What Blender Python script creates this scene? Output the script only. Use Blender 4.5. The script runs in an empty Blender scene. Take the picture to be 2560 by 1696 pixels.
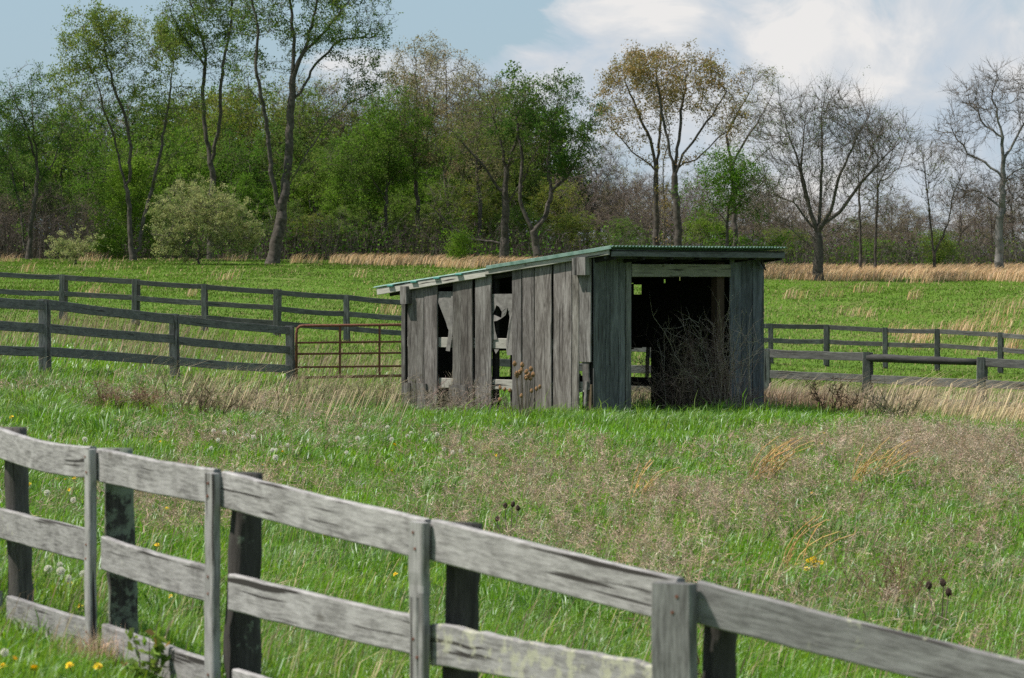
import bpy, math, random
import numpy as np
from mathutils import Vector, Matrix

R = np.random.default_rng(11)
rnd = random.Random(5)
sc = bpy.context.scene
COL = sc.collection

# ------------------------------------------------------------------ survey of the place
# all distances in metres; the photograph's pixel grid (2560 x 1696) is only used to survey points
F, CX, CY, EYE, VH = 9000.0, 1280.0, 848.0, 2.29, 658.0
PITCH = math.atan((CY - VH) / F)
FWD = Vector((0, math.cos(PITCH), -math.sin(PITCH)))
UPV = Vector((0, math.sin(PITCH), math.cos(PITCH)))
CAM = Vector((0, 0, EYE))


def ray(U, V):
    return FWD + UPV * (-(V - CY) / F) + Vector(((U - CX) / F, 0, 0))


def at(U, V, y):
    d = ray(U, V)
    return CAM + d * (y / d.y)


def X(U, y):
    return (U - CX) / F * y


# ------------------------------------------------------------------ noise
def vnoise(x, y, seed=0):
    x = np.asarray(x, float); y = np.asarray(y, float)
    xi = np.floor(x).astype(np.int64); yi = np.floor(y).astype(np.int64)
    fx = x - xi; fy = y - yi
    fx = fx * fx * (3 - 2 * fx); fy = fy * fy * (3 - 2 * fy)

    def h(a, b):
        n = (a * 374761393 + b * 668265263 + seed * 144665) & 0x7fffffff
        n = ((n ^ (n >> 13)) * 1274126177) & 0x7fffffff
        return ((n ^ (n >> 16)) & 0xffff) / 65535.0
    return ((h(xi, yi) * (1 - fx) + h(xi + 1, yi) * fx) * (1 - fy)
            + (h(xi, yi + 1) * (1 - fx) + h(xi + 1, yi + 1) * fx) * fy)


def fbm(x, y, seed=0, o=3):
    s = 0; a = .5; t = 0
    for i in range(o):
        s = s + a * vnoise(x * 2 ** i, y * 2 ** i, seed + i * 17); t += a; a *= .5
    return s / t


# ------------------------------------------------------------------ terrain height
_cp = [
    (-600, 14, .42), (200, 14, .42), (0, 18.7, .37), (235, 17, .385), (555, 15.4, .30), (1085, 13.8, .18), (1720, 12.3, .08), (2560, 11.8, -.12), (3200, 11.8, -.25),
    (0, 24, .30), (640, 24, .12), (1280, 22, .02), (1900, 22, 0), (2560, 22, -.08),
    (0, 35, .34), (640, 35, .1), (1280, 35, 0), (2560, 35, -.06), (-600, 35, .5),
    (0, 46, .44), (500, 46, .2), (1280, 46, 0), (2560, 46, -.08),
    (1010, 55.6, -.03), (1480, 53, 0), (1905, 56, -.03), (1430, 58.5, -.06), (1280, 52, 0), (1700, 52, 0),
    (2200, 57, -.25), (2560, 57, -.3), (3200, 57, -.4),
    (-230, 52, .62), (110, 57, .46), (435, 63, .2), (725, 68, -.06), (1090, 69, -.3),
    (1360, 69, -.42), (1640, 68.5, -.5), (1916, 68, -.56), (2170, 67, -.6), (2452, 66, -.62), (2740, 65, -.65), (3300, 65, -.7),
    (0, 80, .62), (700, 84, .1), (1300, 86, -.45), (1900, 88, -.85), (2560, 86, -.95),
    (-300, 100, 1.0), (0, 100, .82), (500, 100, .42), (866, 100, .1), (1280, 104, -.35), (1700, 110, -.75), (1927, 114, -.93), (2213, 114, -1.1), (2501, 112, -1.18), (3000, 110, -1.25),
    (0, 140, 1.5), (640, 140, 1.15), (1280, 145, .75), (1900, 145, .1), (2560, 145, -.05),
    (0, 165, 2.0), (640, 165, 1.85), (1280, 165, 1.5), (1900, 165, .98), (2560, 165, 1.0),
    (0, 192, 2.42), (640, 192, 2.38), (1280, 192, 2.2), (1900, 192, 1.85), (2560, 192, 1.8), (-600, 192, 2.5), (3200, 192, 1.8),
    (-600, 260, 2.7), (640, 260, 2.6), (1280, 260, 2.4), (1900, 260, 2.1), (2560, 260, 2.0), (3200, 260, 2.0),
    (-600, 600, 0), (1280, 600, -1), (3200, 600, -1),
]
_cp = np.array(_cp, float)


def _k(U, y):
    u = np.clip((U - CX) / 2560, -1.1, 1.1)
    return np.stack([u * 2.0, np.log(np.clip(y, 9, 700)) * 2.4], -1)


_K = _k(_cp[:, 0], _cp[:, 1])


def _ker(d2):
    return np.sqrt(d2 + .12)


_A = _ker(((_K[:, None] - _K[None]) ** 2).sum(-1)) + np.eye(len(_K)) * -.02
_n = len(_K)
_M = np.zeros((_n + 1, _n + 1)); _M[:_n, :_n] = _A; _M[_n, :_n] = 1; _M[:_n, _n] = 1
_W = np.linalg.solve(_M, np.append(_cp[:, 2], 0))


def G(x, y):
    x = np.atleast_1d(np.asarray(x, float)); y = np.atleast_1d(np.asarray(y, float))
    yy = np.clip(y, 9, 700)
    out = np.empty(x.shape)
    for i in range(0, len(x), 40000):
        q = _k(CX + x[i:i + 40000] / yy[i:i + 40000] * F, yy[i:i + 40000])
        d2 = ((q[:, None] - _K[None]) ** 2).sum(-1)
        out[i:i + 40000] = _ker(d2) @ _W[:_n] + _W[_n]
    return out + (fbm(x * .8, y * .5, 3) - .5) * .08 + (fbm(x * .12, y * .08, 9) - .5) * .10


def g(x, y):
    return float(G([x], [y])[0])


def on_ground(U, V, h=0.0, y0=13.0, y1=200.0):
    y = y0
    while y < y1:
        p = at(U, V, y)
        if p.z <= g(p.x, y) + h:
            return Vector((p.x, y, g(p.x, y)))
        y += .15 if y < 60 else .8
    p = at(U, V, y1)
    return Vector((p.x, y1, g(p.x, y1)))


# ------------------------------------------------------------------ node helpers / materials
def mat(name):
    m = bpy.data.materials.new(name); m.use_nodes = True
    nt = m.node_tree; nt.nodes.clear()
    out = nt.nodes.new('ShaderNodeOutputMaterial')
    return m, nt, out


def N(nt, typ, **kw):
    n = nt.nodes.new(typ)
    for k, v in kw.items():
        if k.startswith('i_'):
            n.inputs[int(k[2:])].default_value = v
        else:
            setattr(n, k, v)
    return n


def ramp(nt, stops):
    r = nt.nodes.new('ShaderNodeValToRGB')
    e = r.color_ramp.elements
    while len(e) < len(stops):
        e.new(.5)
    for i, (p, c) in enumerate(stops):
        e[i].position = p; e[i].color = (*c, 1)
    return r


def mixc(nt, a, b, fac, mode='MIX'):
    m = nt.nodes.new('ShaderNodeMix'); m.data_type = 'RGBA'; m.blend_type = mode
    for sock, v in ((m.inputs[0], fac), (m.inputs[6], a), (m.inputs[7], b)):
        if hasattr(v, 'links'):
            nt.links.new(v, sock)
        else:
            sock.default_value = v if not isinstance(v, tuple) or len(v) == 4 else (*v, 1)
    return m.outputs[2]


def wood(name, stops, lichen=0.0, lichen_col=(.42, .42, .26), rough=.85, blotch=.5, bump=.35, knots=True, mott=(9, 2.5, 1)):
    m, nt, out = mat(name); L = nt.links.new
    uv = N(nt, 'ShaderNodeUVMap', uv_map='UVMap')
    mp = N(nt, 'ShaderNodeMapping'); L(uv.outputs[0], mp.inputs[0]); mp.inputs[3].default_value = (75, 6.5, 1)
    n1 = N(nt, 'ShaderNodeTexNoise'); L(mp.outputs[0], n1.inputs['Vector']); n1.inputs['Scale'].default_value = 1; n1.inputs['Detail'].default_value = 6; n1.inputs['Roughness'].default_value = .72; n1.inputs['Distortion'].default_value = .15
    mp2 = N(nt, 'ShaderNodeMapping'); L(uv.outputs[0], mp2.inputs[0]); mp2.inputs[3].default_value = mott
    n2 = N(nt, 'ShaderNodeTexNoise'); L(mp2.outputs[0], n2.inputs['Vector']); n2.inputs['Scale'].default_value = 1; n2.inputs['Detail'].default_value = 6; n2.inputs['Roughness'].default_value = .68; n2.inputs['Distortion'].default_value = .8
    mx = N(nt, 'ShaderNodeMath', operation='MULTIPLY_ADD'); L(n2.outputs[0], mx.inputs[0]); mx.inputs[1].default_value = blotch
    sb = N(nt, 'ShaderNodeMath', operation='MULTIPLY_ADD'); L(n1.outputs[0], sb.inputs[0]); sb.inputs[1].default_value = 1.0; sb.inputs[2].default_value = -blotch * .5
    L(sb.outputs[0], mx.inputs[2])
    r = ramp(nt, stops); L(mx.outputs[0], r.inputs[0])
    at_ = N(nt, 'ShaderNodeAttribute', attribute_name='tint')
    col = mixc(nt, r.outputs[0], at_.outputs[0], 1.0, 'MULTIPLY')
    # long drying cracks along the grain
    mp3 = N(nt, 'ShaderNodeMapping'); L(uv.outputs[0], mp3.inputs[0]); mp3.inputs[3].default_value = (34, .9, 1)
    n3 = N(nt, 'ShaderNodeTexNoise'); L(mp3.outputs[0], n3.inputs['Vector']); n3.inputs['Scale'].default_value = 1; n3.inputs['Detail'].default_value = 2
    cr = ramp(nt, [(.0, (1, 1, 1)), (.345, (1, 1, 1)), (.375, (0, 0, 0)), (1, (0, 0, 0))]); L(n3.outputs[0], cr.inputs[0])
    col = mixc(nt, col, (.035, .03, .027), cr.outputs[0])
    if knots:
        vo = N(nt, 'ShaderNodeTexVoronoi'); mpk = N(nt, 'ShaderNodeMapping'); L(uv.outputs[0], mpk.inputs[0]); mpk.inputs[3].default_value = (5.5, 2.4, 1); L(mpk.outputs[0], vo.inputs['Vector']); vo.inputs['Scale'].default_value = 1
        kr = ramp(nt, [(.0, (1, 1, 1)), (.06, (.7, .7, .7)), (.13, (0, 0, 0)), (1, (0, 0, 0))]); L(vo.outputs['Distance'], kr.inputs[0])
        col = mixc(nt, col, (.07, .06, .05), kr.outputs[0])
    if lichen > 0:
        tc = N(nt, 'ShaderNodeTexCoord')
        nl = N(nt, 'ShaderNodeTexNoise'); L(tc.outputs['Object'], nl.inputs['Vector']); nl.inputs['Scale'].default_value = 16; nl.inputs['Detail'].default_value = 5; nl.inputs['Roughness'].default_value = .7
        nl2 = N(nt, 'ShaderNodeTexNoise'); L(tc.outputs['Object'], nl2.inputs['Vector']); nl2.inputs['Scale'].default_value = 2.2
        al = N(nt, 'ShaderNodeAttribute', attribute_name='lichen')
        a = N(nt, 'ShaderNodeMath', operation='MULTIPLY_ADD'); L(nl2.outputs[0], a.inputs[0]); a.inputs[1].default_value = .5; L(nl.outputs[0], a.inputs[2])
        a2 = N(nt, 'ShaderNodeMath', operation='MULTIPLY'); L(a.outputs[0], a2.inputs[0]); a2.inputs[1].default_value = .78; a = a2
        b = N(nt, 'ShaderNodeMath', operation='MULTIPLY_ADD'); L(al.outputs['Fac'], b.inputs[0]); b.inputs[1].default_value = .25; L(a.outputs[0], b.inputs[2])
        lr = ramp(nt, [(0, (0, 0, 0)), (.80, (0, 0, 0)), (.86, (.7, .7, .7)), (1, (.85, .85, .85))]); L(b.outputs[0], lr.inputs[0])
        col = mixc(nt, col, lichen_col, lr.outputs[0])
    p = N(nt, 'ShaderNodeBsdfPrincipled'); L(col, p.inputs['Base Color']); p.inputs['Roughness'].default_value = rough
    p.inputs['Specular IOR Level'].default_value = .25
    bp = N(nt, 'ShaderNodeBump'); bp.inputs['Strength'].default_value = bump; bp.inputs['Distance'].default_value = .006
    L(mx.outputs[0], bp.inputs['Height']); L(bp.outputs[0], p.inputs['Normal'])
    L(p.outputs[0], out.inputs[0])
    return m


def simple(name, c0, c1, scale=12, rough=.8, metal=0, bump=.0, coord='Object', spec=.3):
    m, nt, out = mat(name); L = nt.links.new
    tc = N(nt, 'ShaderNodeTexCoord')
    n1 = N(nt, 'ShaderNodeTexNoise'); L(tc.outputs[coord], n1.inputs['Vector']); n1.inputs['Scale'].default_value = scale; n1.inputs['Detail'].default_value = 5; n1.inputs['Roughness'].default_value = .65
    r = ramp(nt, [(.32, c0), (.68, c1)]); L(n1.outputs[0], r.inputs[0])
    p = N(nt, 'ShaderNodeBsdfPrincipled'); L(r.outputs[0], p.inputs['Base Color']); p.inputs['Roughness'].default_value = rough; p.inputs['Metallic'].default_value = metal
    p.inputs['Specular IOR Level'].default_value = spec
    if bump:
        bp = N(nt, 'ShaderNodeBump'); bp.inputs['Strength'].default_value = bump; bp.inputs['Distance'].default_value = .02
        L(n1.outputs[0], bp.inputs['Height']); L(bp.outputs[0], p.inputs['Normal'])
    L(p.outputs[0], out.inputs[0])
    return m


def foliage(name, base=None, trans=.35, hue=.03, val=.35, gloss=0.0):
    """colour from the 'tint' attribute (per leaf) or a base colour, varied from plant to plant"""
    m, nt, out = mat(name); L = nt.links.new
    a = N(nt, 'ShaderNodeAttribute', attribute_name='tint')
    col = a.outputs[0]
    if base is not None:
        col = mixc(nt, col, (*base, 1), 1.0, 'MULTIPLY')
        oi = N(nt, 'ShaderNodeObjectInfo')
        hs = N(nt, 'ShaderNodeHueSaturation'); L(col, hs.inputs['Color'])
        r1 = N(nt, 'ShaderNodeMapRange'); L(oi.outputs['Random'], r1.inputs[0]); r1.inputs[3].default_value = .5 - hue; r1.inputs[4].default_value = .5 + hue; L(r1.outputs[0], hs.inputs['Hue'])
        r2 = N(nt, 'ShaderNodeMapRange'); L(oi.outputs['Random'], r2.inputs[0]); r2.inputs[3].default_value = 1 + val; r2.inputs[4].default_value = 1 - val; L(r2.outputs[0], hs.inputs['Value'])
        col = hs.outputs[0]
    d = N(nt, 'ShaderNodeBsdfDiffuse'); L(col, d.inputs[0])
    t = N(nt, 'ShaderNodeBsdfTranslucent'); L(col, t.inputs[0])
    mx = N(nt, 'ShaderNodeMixShader'); mx.inputs[0].default_value = trans; L(d.outputs[0], mx.inputs[1]); L(t.outputs[0], mx.inputs[2])
    o = mx.outputs[0]
    if gloss:
        gl = N(nt, 'ShaderNodeBsdfGlossy'); gl.inputs['Roughness'].default_value = .42; gl.inputs[0].default_value = (.9, .95, 1, 1)
        m2 = N(nt, 'ShaderNodeMixShader'); m2.inputs[0].default_value = gloss; L(o, m2.inputs[1]); L(gl.outputs[0], m2.inputs[2]); o = m2.outputs[0]
    L(o, out.inputs[0])
    return m


M = {}
M['rail'] = wood('weathered_rail', [(.22, (.08, .074, .07)), (.42, (.225, .215, .205)), (.58, (.345, .332, .318)), (.8, (.46, .445, .43))], lichen=.5, lichen_col=(.40, .39, .28), blotch=.72, mott=(9, 4, 1))
M['post'] = wood('old_dark_post', [(.2, (.018, .016, .014)), (.5, (.05, .045, .04)), (.8, (.10, .09, .08))], lichen=1.3, lichen_col=(.20, .23, .17), bump=.8, knots=False)
M['fence'] = wood('dark_fence_wood', [(.2, (.052, .049, .046)), (.5, (.135, .129, .122)), (.85, (.27, .26, .245))], lichen=.15, lichen_col=(.3, .32, .22), blotch=.8)
M['siding'] = wood('grey_siding', [(.12, (.030, .026, .022)), (.40, (.105, .094, .084)), (.62, (.20, .186, .171)), (.95, (.33, .315, .295))], blotch=1.3, mott=(7, 1.1, 1))
M['siding_front'] = wood('grey_front_siding', [(.18, (.03, .031, .030)), (.45, (.088, .092, .088)), (.7, (.165, .17, .164)), (1, (.25, .255, .25))], blotch=1.0, mott=(7, 1.1, 1))  # darker, more neutral grey than the side wall boards
M['beam'] = wood('pale_beam', [(.15, (.2, .185, .155)), (.5, (.38, .36, .31)), (.85, (.52, .5, .45))], blotch=.6)
M['header'] = wood('header_wood', [(.15, (.10, .095, .075)), (.5, (.22, .21, .17)), (.85, (.36, .34, .29))], blotch=.9)
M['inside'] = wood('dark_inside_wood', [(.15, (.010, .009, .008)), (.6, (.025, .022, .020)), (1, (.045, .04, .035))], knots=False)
M['brownpost'] = wood('brown_post', [(.2, (.03, .018, .011)), (.8, (.075, .046, .03))], knots=False)
M['felt'] = simple('roofing_felt', (.12, .11, .10), (.23, .215, .195), 9, .9, bump=.2)
M['rust'] = simple('rusty_tube', (.09, .034, .022), (.22, .085, .05), 30, .85, bump=.2)
M['roofmetal'] = simple('green_roof_metal', (.085, .165, .125), (.22, .315, .265), 7, .5, .1, spec=.5)
M['teal'] = simple('teal_block', (.05, .20, .17), (.08, .27, .23), 12, .6)
M['bark'] = simple('bark', (.032, .026, .021), (.115, .098, .082), 5, .95, bump=.6)
M['bark_pale'] = simple('pale_bark', (.085, .08, .073), (.25, .235, .215), 2.2, .9, bump=.3)
M['twig'] = simple('twig', (.07, .055, .045), (.15, .125, .10), 3, .95)
M['twig_red'] = simple('brown_twig', (.085, .062, .05), (.18, .14, .115), 3, .95)
M['deadstem'] = simple('dead_stem', (.10, .075, .055), (.24, .19, .145), 6, .95)
M['grass'] = foliage('grass_blades', None, .5, gloss=.035)
M['dry'] = foliage('dry_stalks', None, .25)
M['leaf'] = foliage('spring_leaves', (1, 1, 1), .5, .015, .18)
M['teasel'] = simple('teasel_head', (.12, .065, .03), (.30, .17, .08), 60, .95)
M['teasel_dark'] = simple('dark_teasel_head', (.018, .012, .01), (.06, .035, .025), 60, .95)
M['yellow'] = simple('yellow_petals', (.72, .45, .01), (.85, .62, .02), 50, .7)
M['fluff'] = foliage('seed_fluff', None, .5)
M['white'] = simple('seed_fluff', (.42, .41, .34), (.58, .56, .48), 80, .95)


# ------------------------------------------------------------------ mesh helpers
class MB:
    """collects swept boards and tubes; build() links them as one mesh object"""
    def __init__(s):
        s.v = []; s.f = []; s.uv = []; s.t = []; s.l = []

    def ring_sweep(s, rings, tint=(1, 1, 1), lichen=0., caps=True, v0=None, step=None):
        k = len(rings[0]); b = len(s.v); u0 = rnd.uniform(0, 50)
        v0 = rnd.uniform(0, 50) if v0 is None else v0
        for r in rings:
            s.v.extend(r)
        per = [0]
        for i in range(k):
            per.append(per[-1] + (rings[0][(i + 1) % k] - rings[0][i]).length)
        acc = v0
        for j in range(len(rings) - 1):
            d = (rings[j + 1][0] - rings[j][0]).length
            for i in range(k):
                i2 = (i + 1) % k
                s.f.append((b + j * k + i, b + j * k + i2, b + (j + 1) * k + i2, b + (j + 1) * k + i))
                s.uv.append(((u0 + per[i], acc), (u0 + per[i + 1], acc), (u0 + per[i + 1], acc + d), (u0 + per[i], acc + d)))
                s.t.append(tint); s.l.append(lichen)
            acc += d
        if caps:
            for j, rev in ((0, True), (len(rings) - 1, False)):
                idx = [b + j * k + i for i in range(k)]
                if rev:
                    idx.reverse()
                s.f.append(tuple(idx)); s.uv.append(tuple((u0 + .02 * math.cos(i), v0 + .02 * math.sin(i)) for i in range(k)))
                s.t.append(tint); s.l.append(lichen)

    def board(s, p0, p1, wdir, w, t, tint=1.0, lichen=0., n=5, warp=.003, w1=None, sag=0., cup=0.):
        """plank from p0 to p1; wdir: direction of its width; t: thickness"""
        p0 = Vector(p0); p1 = Vector(p1); a = (p1 - p0).normalized()
        wd = Vector(wdir); wd = (wd - a * wd.dot(a)).normalized(); nd = wd.cross(a).normalized()
        c = min(t * .22, .006); w1 = w if w1 is None else w1
        rings = []
        for i in range(n + 1):
            q = i / n
            p = p0.lerp(p1, q) + wd * rnd.uniform(-warp, warp) + nd * rnd.uniform(-warp, warp) * .7
            p += Vector((0, 0, -sag * 4 * q * (1 - q)))
            ww = (w + (w1 - w) * q) * .5 + rnd.uniform(-warp, warp) * .5; tt = t * .5
            pts = [(-ww, -tt + c), (-ww + c, -tt), (ww - c, -tt), (ww, -tt + c), (ww, tt - c), (ww - c, tt), (-ww + c, tt), (-ww, tt - c)]
            rings.append([p + wd * x + nd * y for x, y in pts])
        tn = tint if isinstance(tint, tuple) else (tint, tint, tint)
        s.ring_sweep(rings, tn, lichen)

    def tube(s, pts, rad, k=8, tint=1.0, lichen=0., rough=0.):
        pts = [Vector(p) for p in pts]
        if not hasattr(rad, '__len__'):
            rad = [rad] * len(pts)
        d0 = (pts[1] - pts[0]).normalized()
        up = Vector((0, 0, 1)) if abs(d0.z) < .9 else Vector((1, 0, 0))
        u = d0.cross(up).normalized(); rings = []
        for i, p in enumerate(pts):
            d = (pts[min(i + 1, len(pts) - 1)] - pts[max(i - 1, 0)]).normalized()
            u = (u - d * u.dot(d)).normalized(); v = d.cross(u)
            rings.append([p + (u * math.cos(6.2832 * j / k) + v * math.sin(6.2832 * j / k)) * rad[i] * (1 + rnd.uniform(-rough, rough)) for j in range(k)])
        tn = tint if isinstance(tint, tuple) else (tint, tint, tint)
        s.ring_sweep(rings, tn, lichen)

    def box(s, c, dx, dy, dz, tint=1.0):
        """upright box, half axes as vectors"""
        c = Vector(c); dz = Vector(dz)
        s.board(c - dz, c + dz, dx, 2 * Vector(dx).length, 2 * Vector(dy).length, tint, n=1, warp=0)

    def build(s, name, material, parent=None, smooth=False):
        me = bpy.data.meshes.new(name)
        me.from_pydata([tuple(v) for v in s.v], [], s.f)
        uv = me.uv_layers.new(name='UVMap')
        uv.data.foreach_set('uv', np.array([c for f in s.uv for c in f], np.float32).ravel())
        at_ = me.attributes.new('tint', 'FLOAT_COLOR', 'FACE')
        at_.data.foreach_set('color', np.array([(*t, 1) for t in s.t], np.float32).ravel())
        al = me.attributes.new('lichen', 'FLOAT', 'FACE'); al.data.foreach_set('value', np.array(s.l, np.float32))
        if smooth:
            me.polygons.foreach_set('use_smooth', [True] * len(me.polygons))
        me.materials.append(material); me.update()
        o = bpy.data.objects.new(name, me); COL.objects.link(o)
        if parent is not None:
            o.parent = parent
        return o


def arr_mesh(name, verts, loops, totals, mats, tint=None, midx=None, smooth=False, tint_domain='FACE'):
    me = bpy.data.meshes.new(name)
    verts = np.asarray(verts, np.float32); loops = np.asarray(loops, np.int32); totals = np.asarray(totals, np.int32)
    me.vertices.add(len(verts)); me.vertices.foreach_set('co', verts.ravel())
    me.loops.add(len(loops)); me.loops.foreach_set('vertex_index', loops)
    me.polygons.add(len(totals))
    st = np.zeros(len(totals), np.int32); st[1:] = np.cumsum(totals)[:-1]
    me.polygons.foreach_set('loop_start', st); me.polygons.foreach_set('loop_total', totals)
    if midx is not None:
        me.polygons.foreach_set('material_index', np.asarray(midx, np.int32))
    if smooth:
        me.polygons.foreach_set('use_smooth', np.ones(len(totals), bool))
    for m in mats:
        me.materials.append(m)
    me.update(calc_edges=True)
    if tint is not None:
        a = me.attributes.new('tint', 'FLOAT_COLOR', 'FACE')
        a.data.foreach_set('color', np.concatenate([tint, np.ones((len(tint), 1))], 1).astype(np.float32).ravel())
    return me


def link(name, me, parent=None):
    o = bpy.data.objects.new(name, me); COL.objects.link(o)
    if parent is not None:
        o.parent = parent
    return o


def tag(o, label=None, cat=None, group=None, kind=None):
    if label: o['label'] = label
    if cat: o['category'] = cat
    if group: o['group'] = group
    if kind: o['kind'] = kind
    return o


def empty(name, loc=(0, 0, 0), rz=0.):
    o = bpy.data.objects.new(name, None); COL.objects.link(o)
    o.location = loc; o.rotation_euler = (0, 0, rz); o.empty_display_size = .2
    return o


class PB:
    """numpy polygon bag: tubes, kites and triangles with a colour per face"""
    def __init__(s):
        s.V = []; s.L = []; s.T = []; s.C = []; s.I = []; s.n = 0

    def add(s, verts, faces, tint, mi=0):
        """verts (n,k,3); faces: list of index tuples within the k verts; tint (n,3)"""
        n, k = verts.shape[:2]
        if n == 0: return
        base = s.n + np.arange(n)[:, None] * k
        loops = np.concatenate([base + np.array(f)[None] for f in faces], 1)
        s.V.append(verts.reshape(-1, 3)); s.L.append(loops.ravel())
        s.T.append(np.tile([len(f) for f in faces], n)); s.C.append(np.repeat(tint, len(faces), 0)); s.I.append(np.full(n * len(faces), mi))
        s.n += n * k

    def tubes(s, p0, p1, r0, r1, k, tint, mi=0):
        d = p1 - p0; ln = np.linalg.norm(d, axis=1, keepdims=True); d = d / np.maximum(ln, 1e-6)
        up = np.where(np.abs(d[:, 2:3]) < .9, np.array([[0, 0, 1.]]), np.array([[1., 0, 0]]))
        u = np.cross(d, up); u /= np.linalg.norm(u, axis=1, keepdims=True); v = np.cross(d, u)
        ang = np.arange(k) * 2 * np.pi / k
        ring = u[:, None] * np.cos(ang)[None, :, None] + v[:, None] * np.sin(ang)[None, :, None]
        a = p0[:, None] + ring * r0[:, None, None]; b = p1[:, None] + ring * r1[:, None, None]
        s.add(np.concatenate([a, b], 1), [(i, (i + 1) % k, k + (i + 1) % k, k + i) for i in range(k)], tint, mi)

    def kites(s, p, size, tint, mi=0, rng=R, up=None):
        n = len(p)
        a = rng.normal(size=(n, 3)); a /= np.linalg.norm(a, axis=1, keepdims=True)
        if up is not None:
            a = a + np.array(up); a /= np.linalg.norm(a, axis=1, keepdims=True)
        b = np.cross(a, rng.normal(size=(n, 3))); b /= np.linalg.norm(b, axis=1, keepdims=True)
        c = np.cross(a, b)
        sz = size[:, None]
        vs = np.stack([p - a * sz * .5, p + b * sz * .32 + c * sz * .08, p + a * sz * .55, p - b * sz * .32 + c * sz * .08], 1)
        s.add(vs, [(0, 1, 2, 3)], tint, mi)

    def spikes(s, p0, p1, w, tint, mi=0, rng=R):
        """thin triangle from p0 (width w) to p1"""
        d = p1 - p0
        side = np.cross(d, rng.normal(size=d.shape)); side /= np.maximum(np.linalg.norm(side, axis=1, keepdims=True), 1e-9)
        vs = np.stack([p0 - side * w[:, None] * .5, p0 + side * w[:, None] * .5, p1], 1)
        s.add(vs, [(0, 1, 2)], tint, mi)

    def blades(s, base, h, w, lean, bend, tint, mi=0, rng=R):
        """curved grass blades: quad plus tip"""
        n = len(base); th = rng.uniform(0, 2 * np.pi, n)
        sd = np.stack([np.cos(th), np.sin(th), np.zeros(n)], 1) * w[:, None] * .5
        up = np.zeros((n, 3)); up[:, 2] = 1
        hb = (h * bend)[:, None]
        mid = base + up * (h * .58)[:, None] + lean * hb * .28
        tip = base + up * (h * (1 - bend * .38))[:, None] + lean * hb
        s.add(np.stack([base - sd, base + sd, mid + sd * .8, mid - sd * .8, tip], 1), [(0, 1, 2, 3), (3, 2, 4)], tint, mi)

    def mesh(s, name, mats, smooth=False):
        return arr_mesh(name, np.concatenate(s.V), np.concatenate(s.L), np.concatenate(s.T), mats, np.concatenate(s.C), np.concatenate(s.I), smooth)


def tints(base, n, v=.25, hv=.12, rng=R):
    base = np.array(base, float)
    if base.ndim == 1:
        base = np.repeat(base[None], n, 0)
    k = np.exp(rng.normal(0, v, (n, 1))); hh = np.exp(rng.normal(0, hv, (n, 3)))
    return np.clip(base * k * hh, 0.004, .85)


# ------------------------------------------------------------------ camera, sun, sky
cam = bpy.data.objects.new('camera', bpy.data.cameras.new('camera')); COL.objects.link(cam)
cam.location = CAM; cam.rotation_euler = (math.pi / 2 - PITCH, 0, 0)
cd = cam.data; cd.sensor_width = 36; cd.lens = 36 * F / 2560; cd.clip_start = .5; cd.clip_end = 5000
cd.dof.use_dof = True; cd.dof.focus_distance = 54; cd.dof.aperture_fstop = 9.0
sc.camera = cam

SUN_EL = math.radians(58); SUN_AZ = (-.99, -.07)
sdir = Vector((SUN_AZ[0], SUN_AZ[1], 0)).normalized() * math.cos(SUN_EL) + Vector((0, 0, math.sin(SUN_EL)))
sl = bpy.data.lights.new('sun', 'SUN'); sl.energy = 4.8; sl.angle = math.radians(.6); sl.color = (1, .955, .89)
so = bpy.data.objects.new('sun', sl); COL.objects.link(so)
so.rotation_euler = (-sdir).to_track_quat('-Z', 'Y').to_euler(); so.location = (0, 0, 60)

w = bpy.data.worlds.new('World'); sc.world = w; w.use_nodes = True; w.cycles.sampling_method = 'MANUAL'; w.cycles.sample_map_resolution = 256
nt = w.node_tree; nt.nodes.clear(); L = nt.links.new
wo = N(nt, 'ShaderNodeOutputWorld'); bg = N(nt, 'ShaderNodeBackground'); bg.inputs[1].default_value = .085
sk = N(nt, 'ShaderNodeTexSky', sky_type='NISHITA'); sk.sun_disc = False; sk.sun_elevation = SUN_EL
sk.sun_rotation = math.atan2(SUN_AZ[0], SUN_AZ[1]); sk.air_density = 1.0; sk.dust_density = 1.2; sk.ozone_density = 2.0
tc = N(nt, 'ShaderNodeTexCoord')
sep = N(nt, 'ShaderNodeSeparateXYZ'); L(tc.outputs['Generated'], sep.inputs[0])


def mth(op, a, b=None, c=None):
    n = nt.nodes.new('ShaderNodeMath'); n.operation = op
    for i, v in enumerate((a, b, c)):
        if v is None: continue
        if hasattr(v, 'links'): L(v, n.inputs[i])
        else: n.inputs[i].default_value = v
    return n.outputs[0]


ax, ez = sep.outputs[0], sep.outputs[2]


def blob(U, V, ru, rv, amp):
    dx = mth('MULTIPLY', mth('SUBTRACT', ax, (U - CX) / F), F / ru)
    dz = mth('MULTIPLY', mth('SUBTRACT', ez, (VH - V) / F), F / rv)
    r2 = mth('ADD', mth('MULTIPLY', dx, dx), mth('MULTIPLY', dz, dz))
    return mth('MULTIPLY', mth('POWER', 2.718, mth('MULTIPLY', r2, -1.0)), amp)


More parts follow.
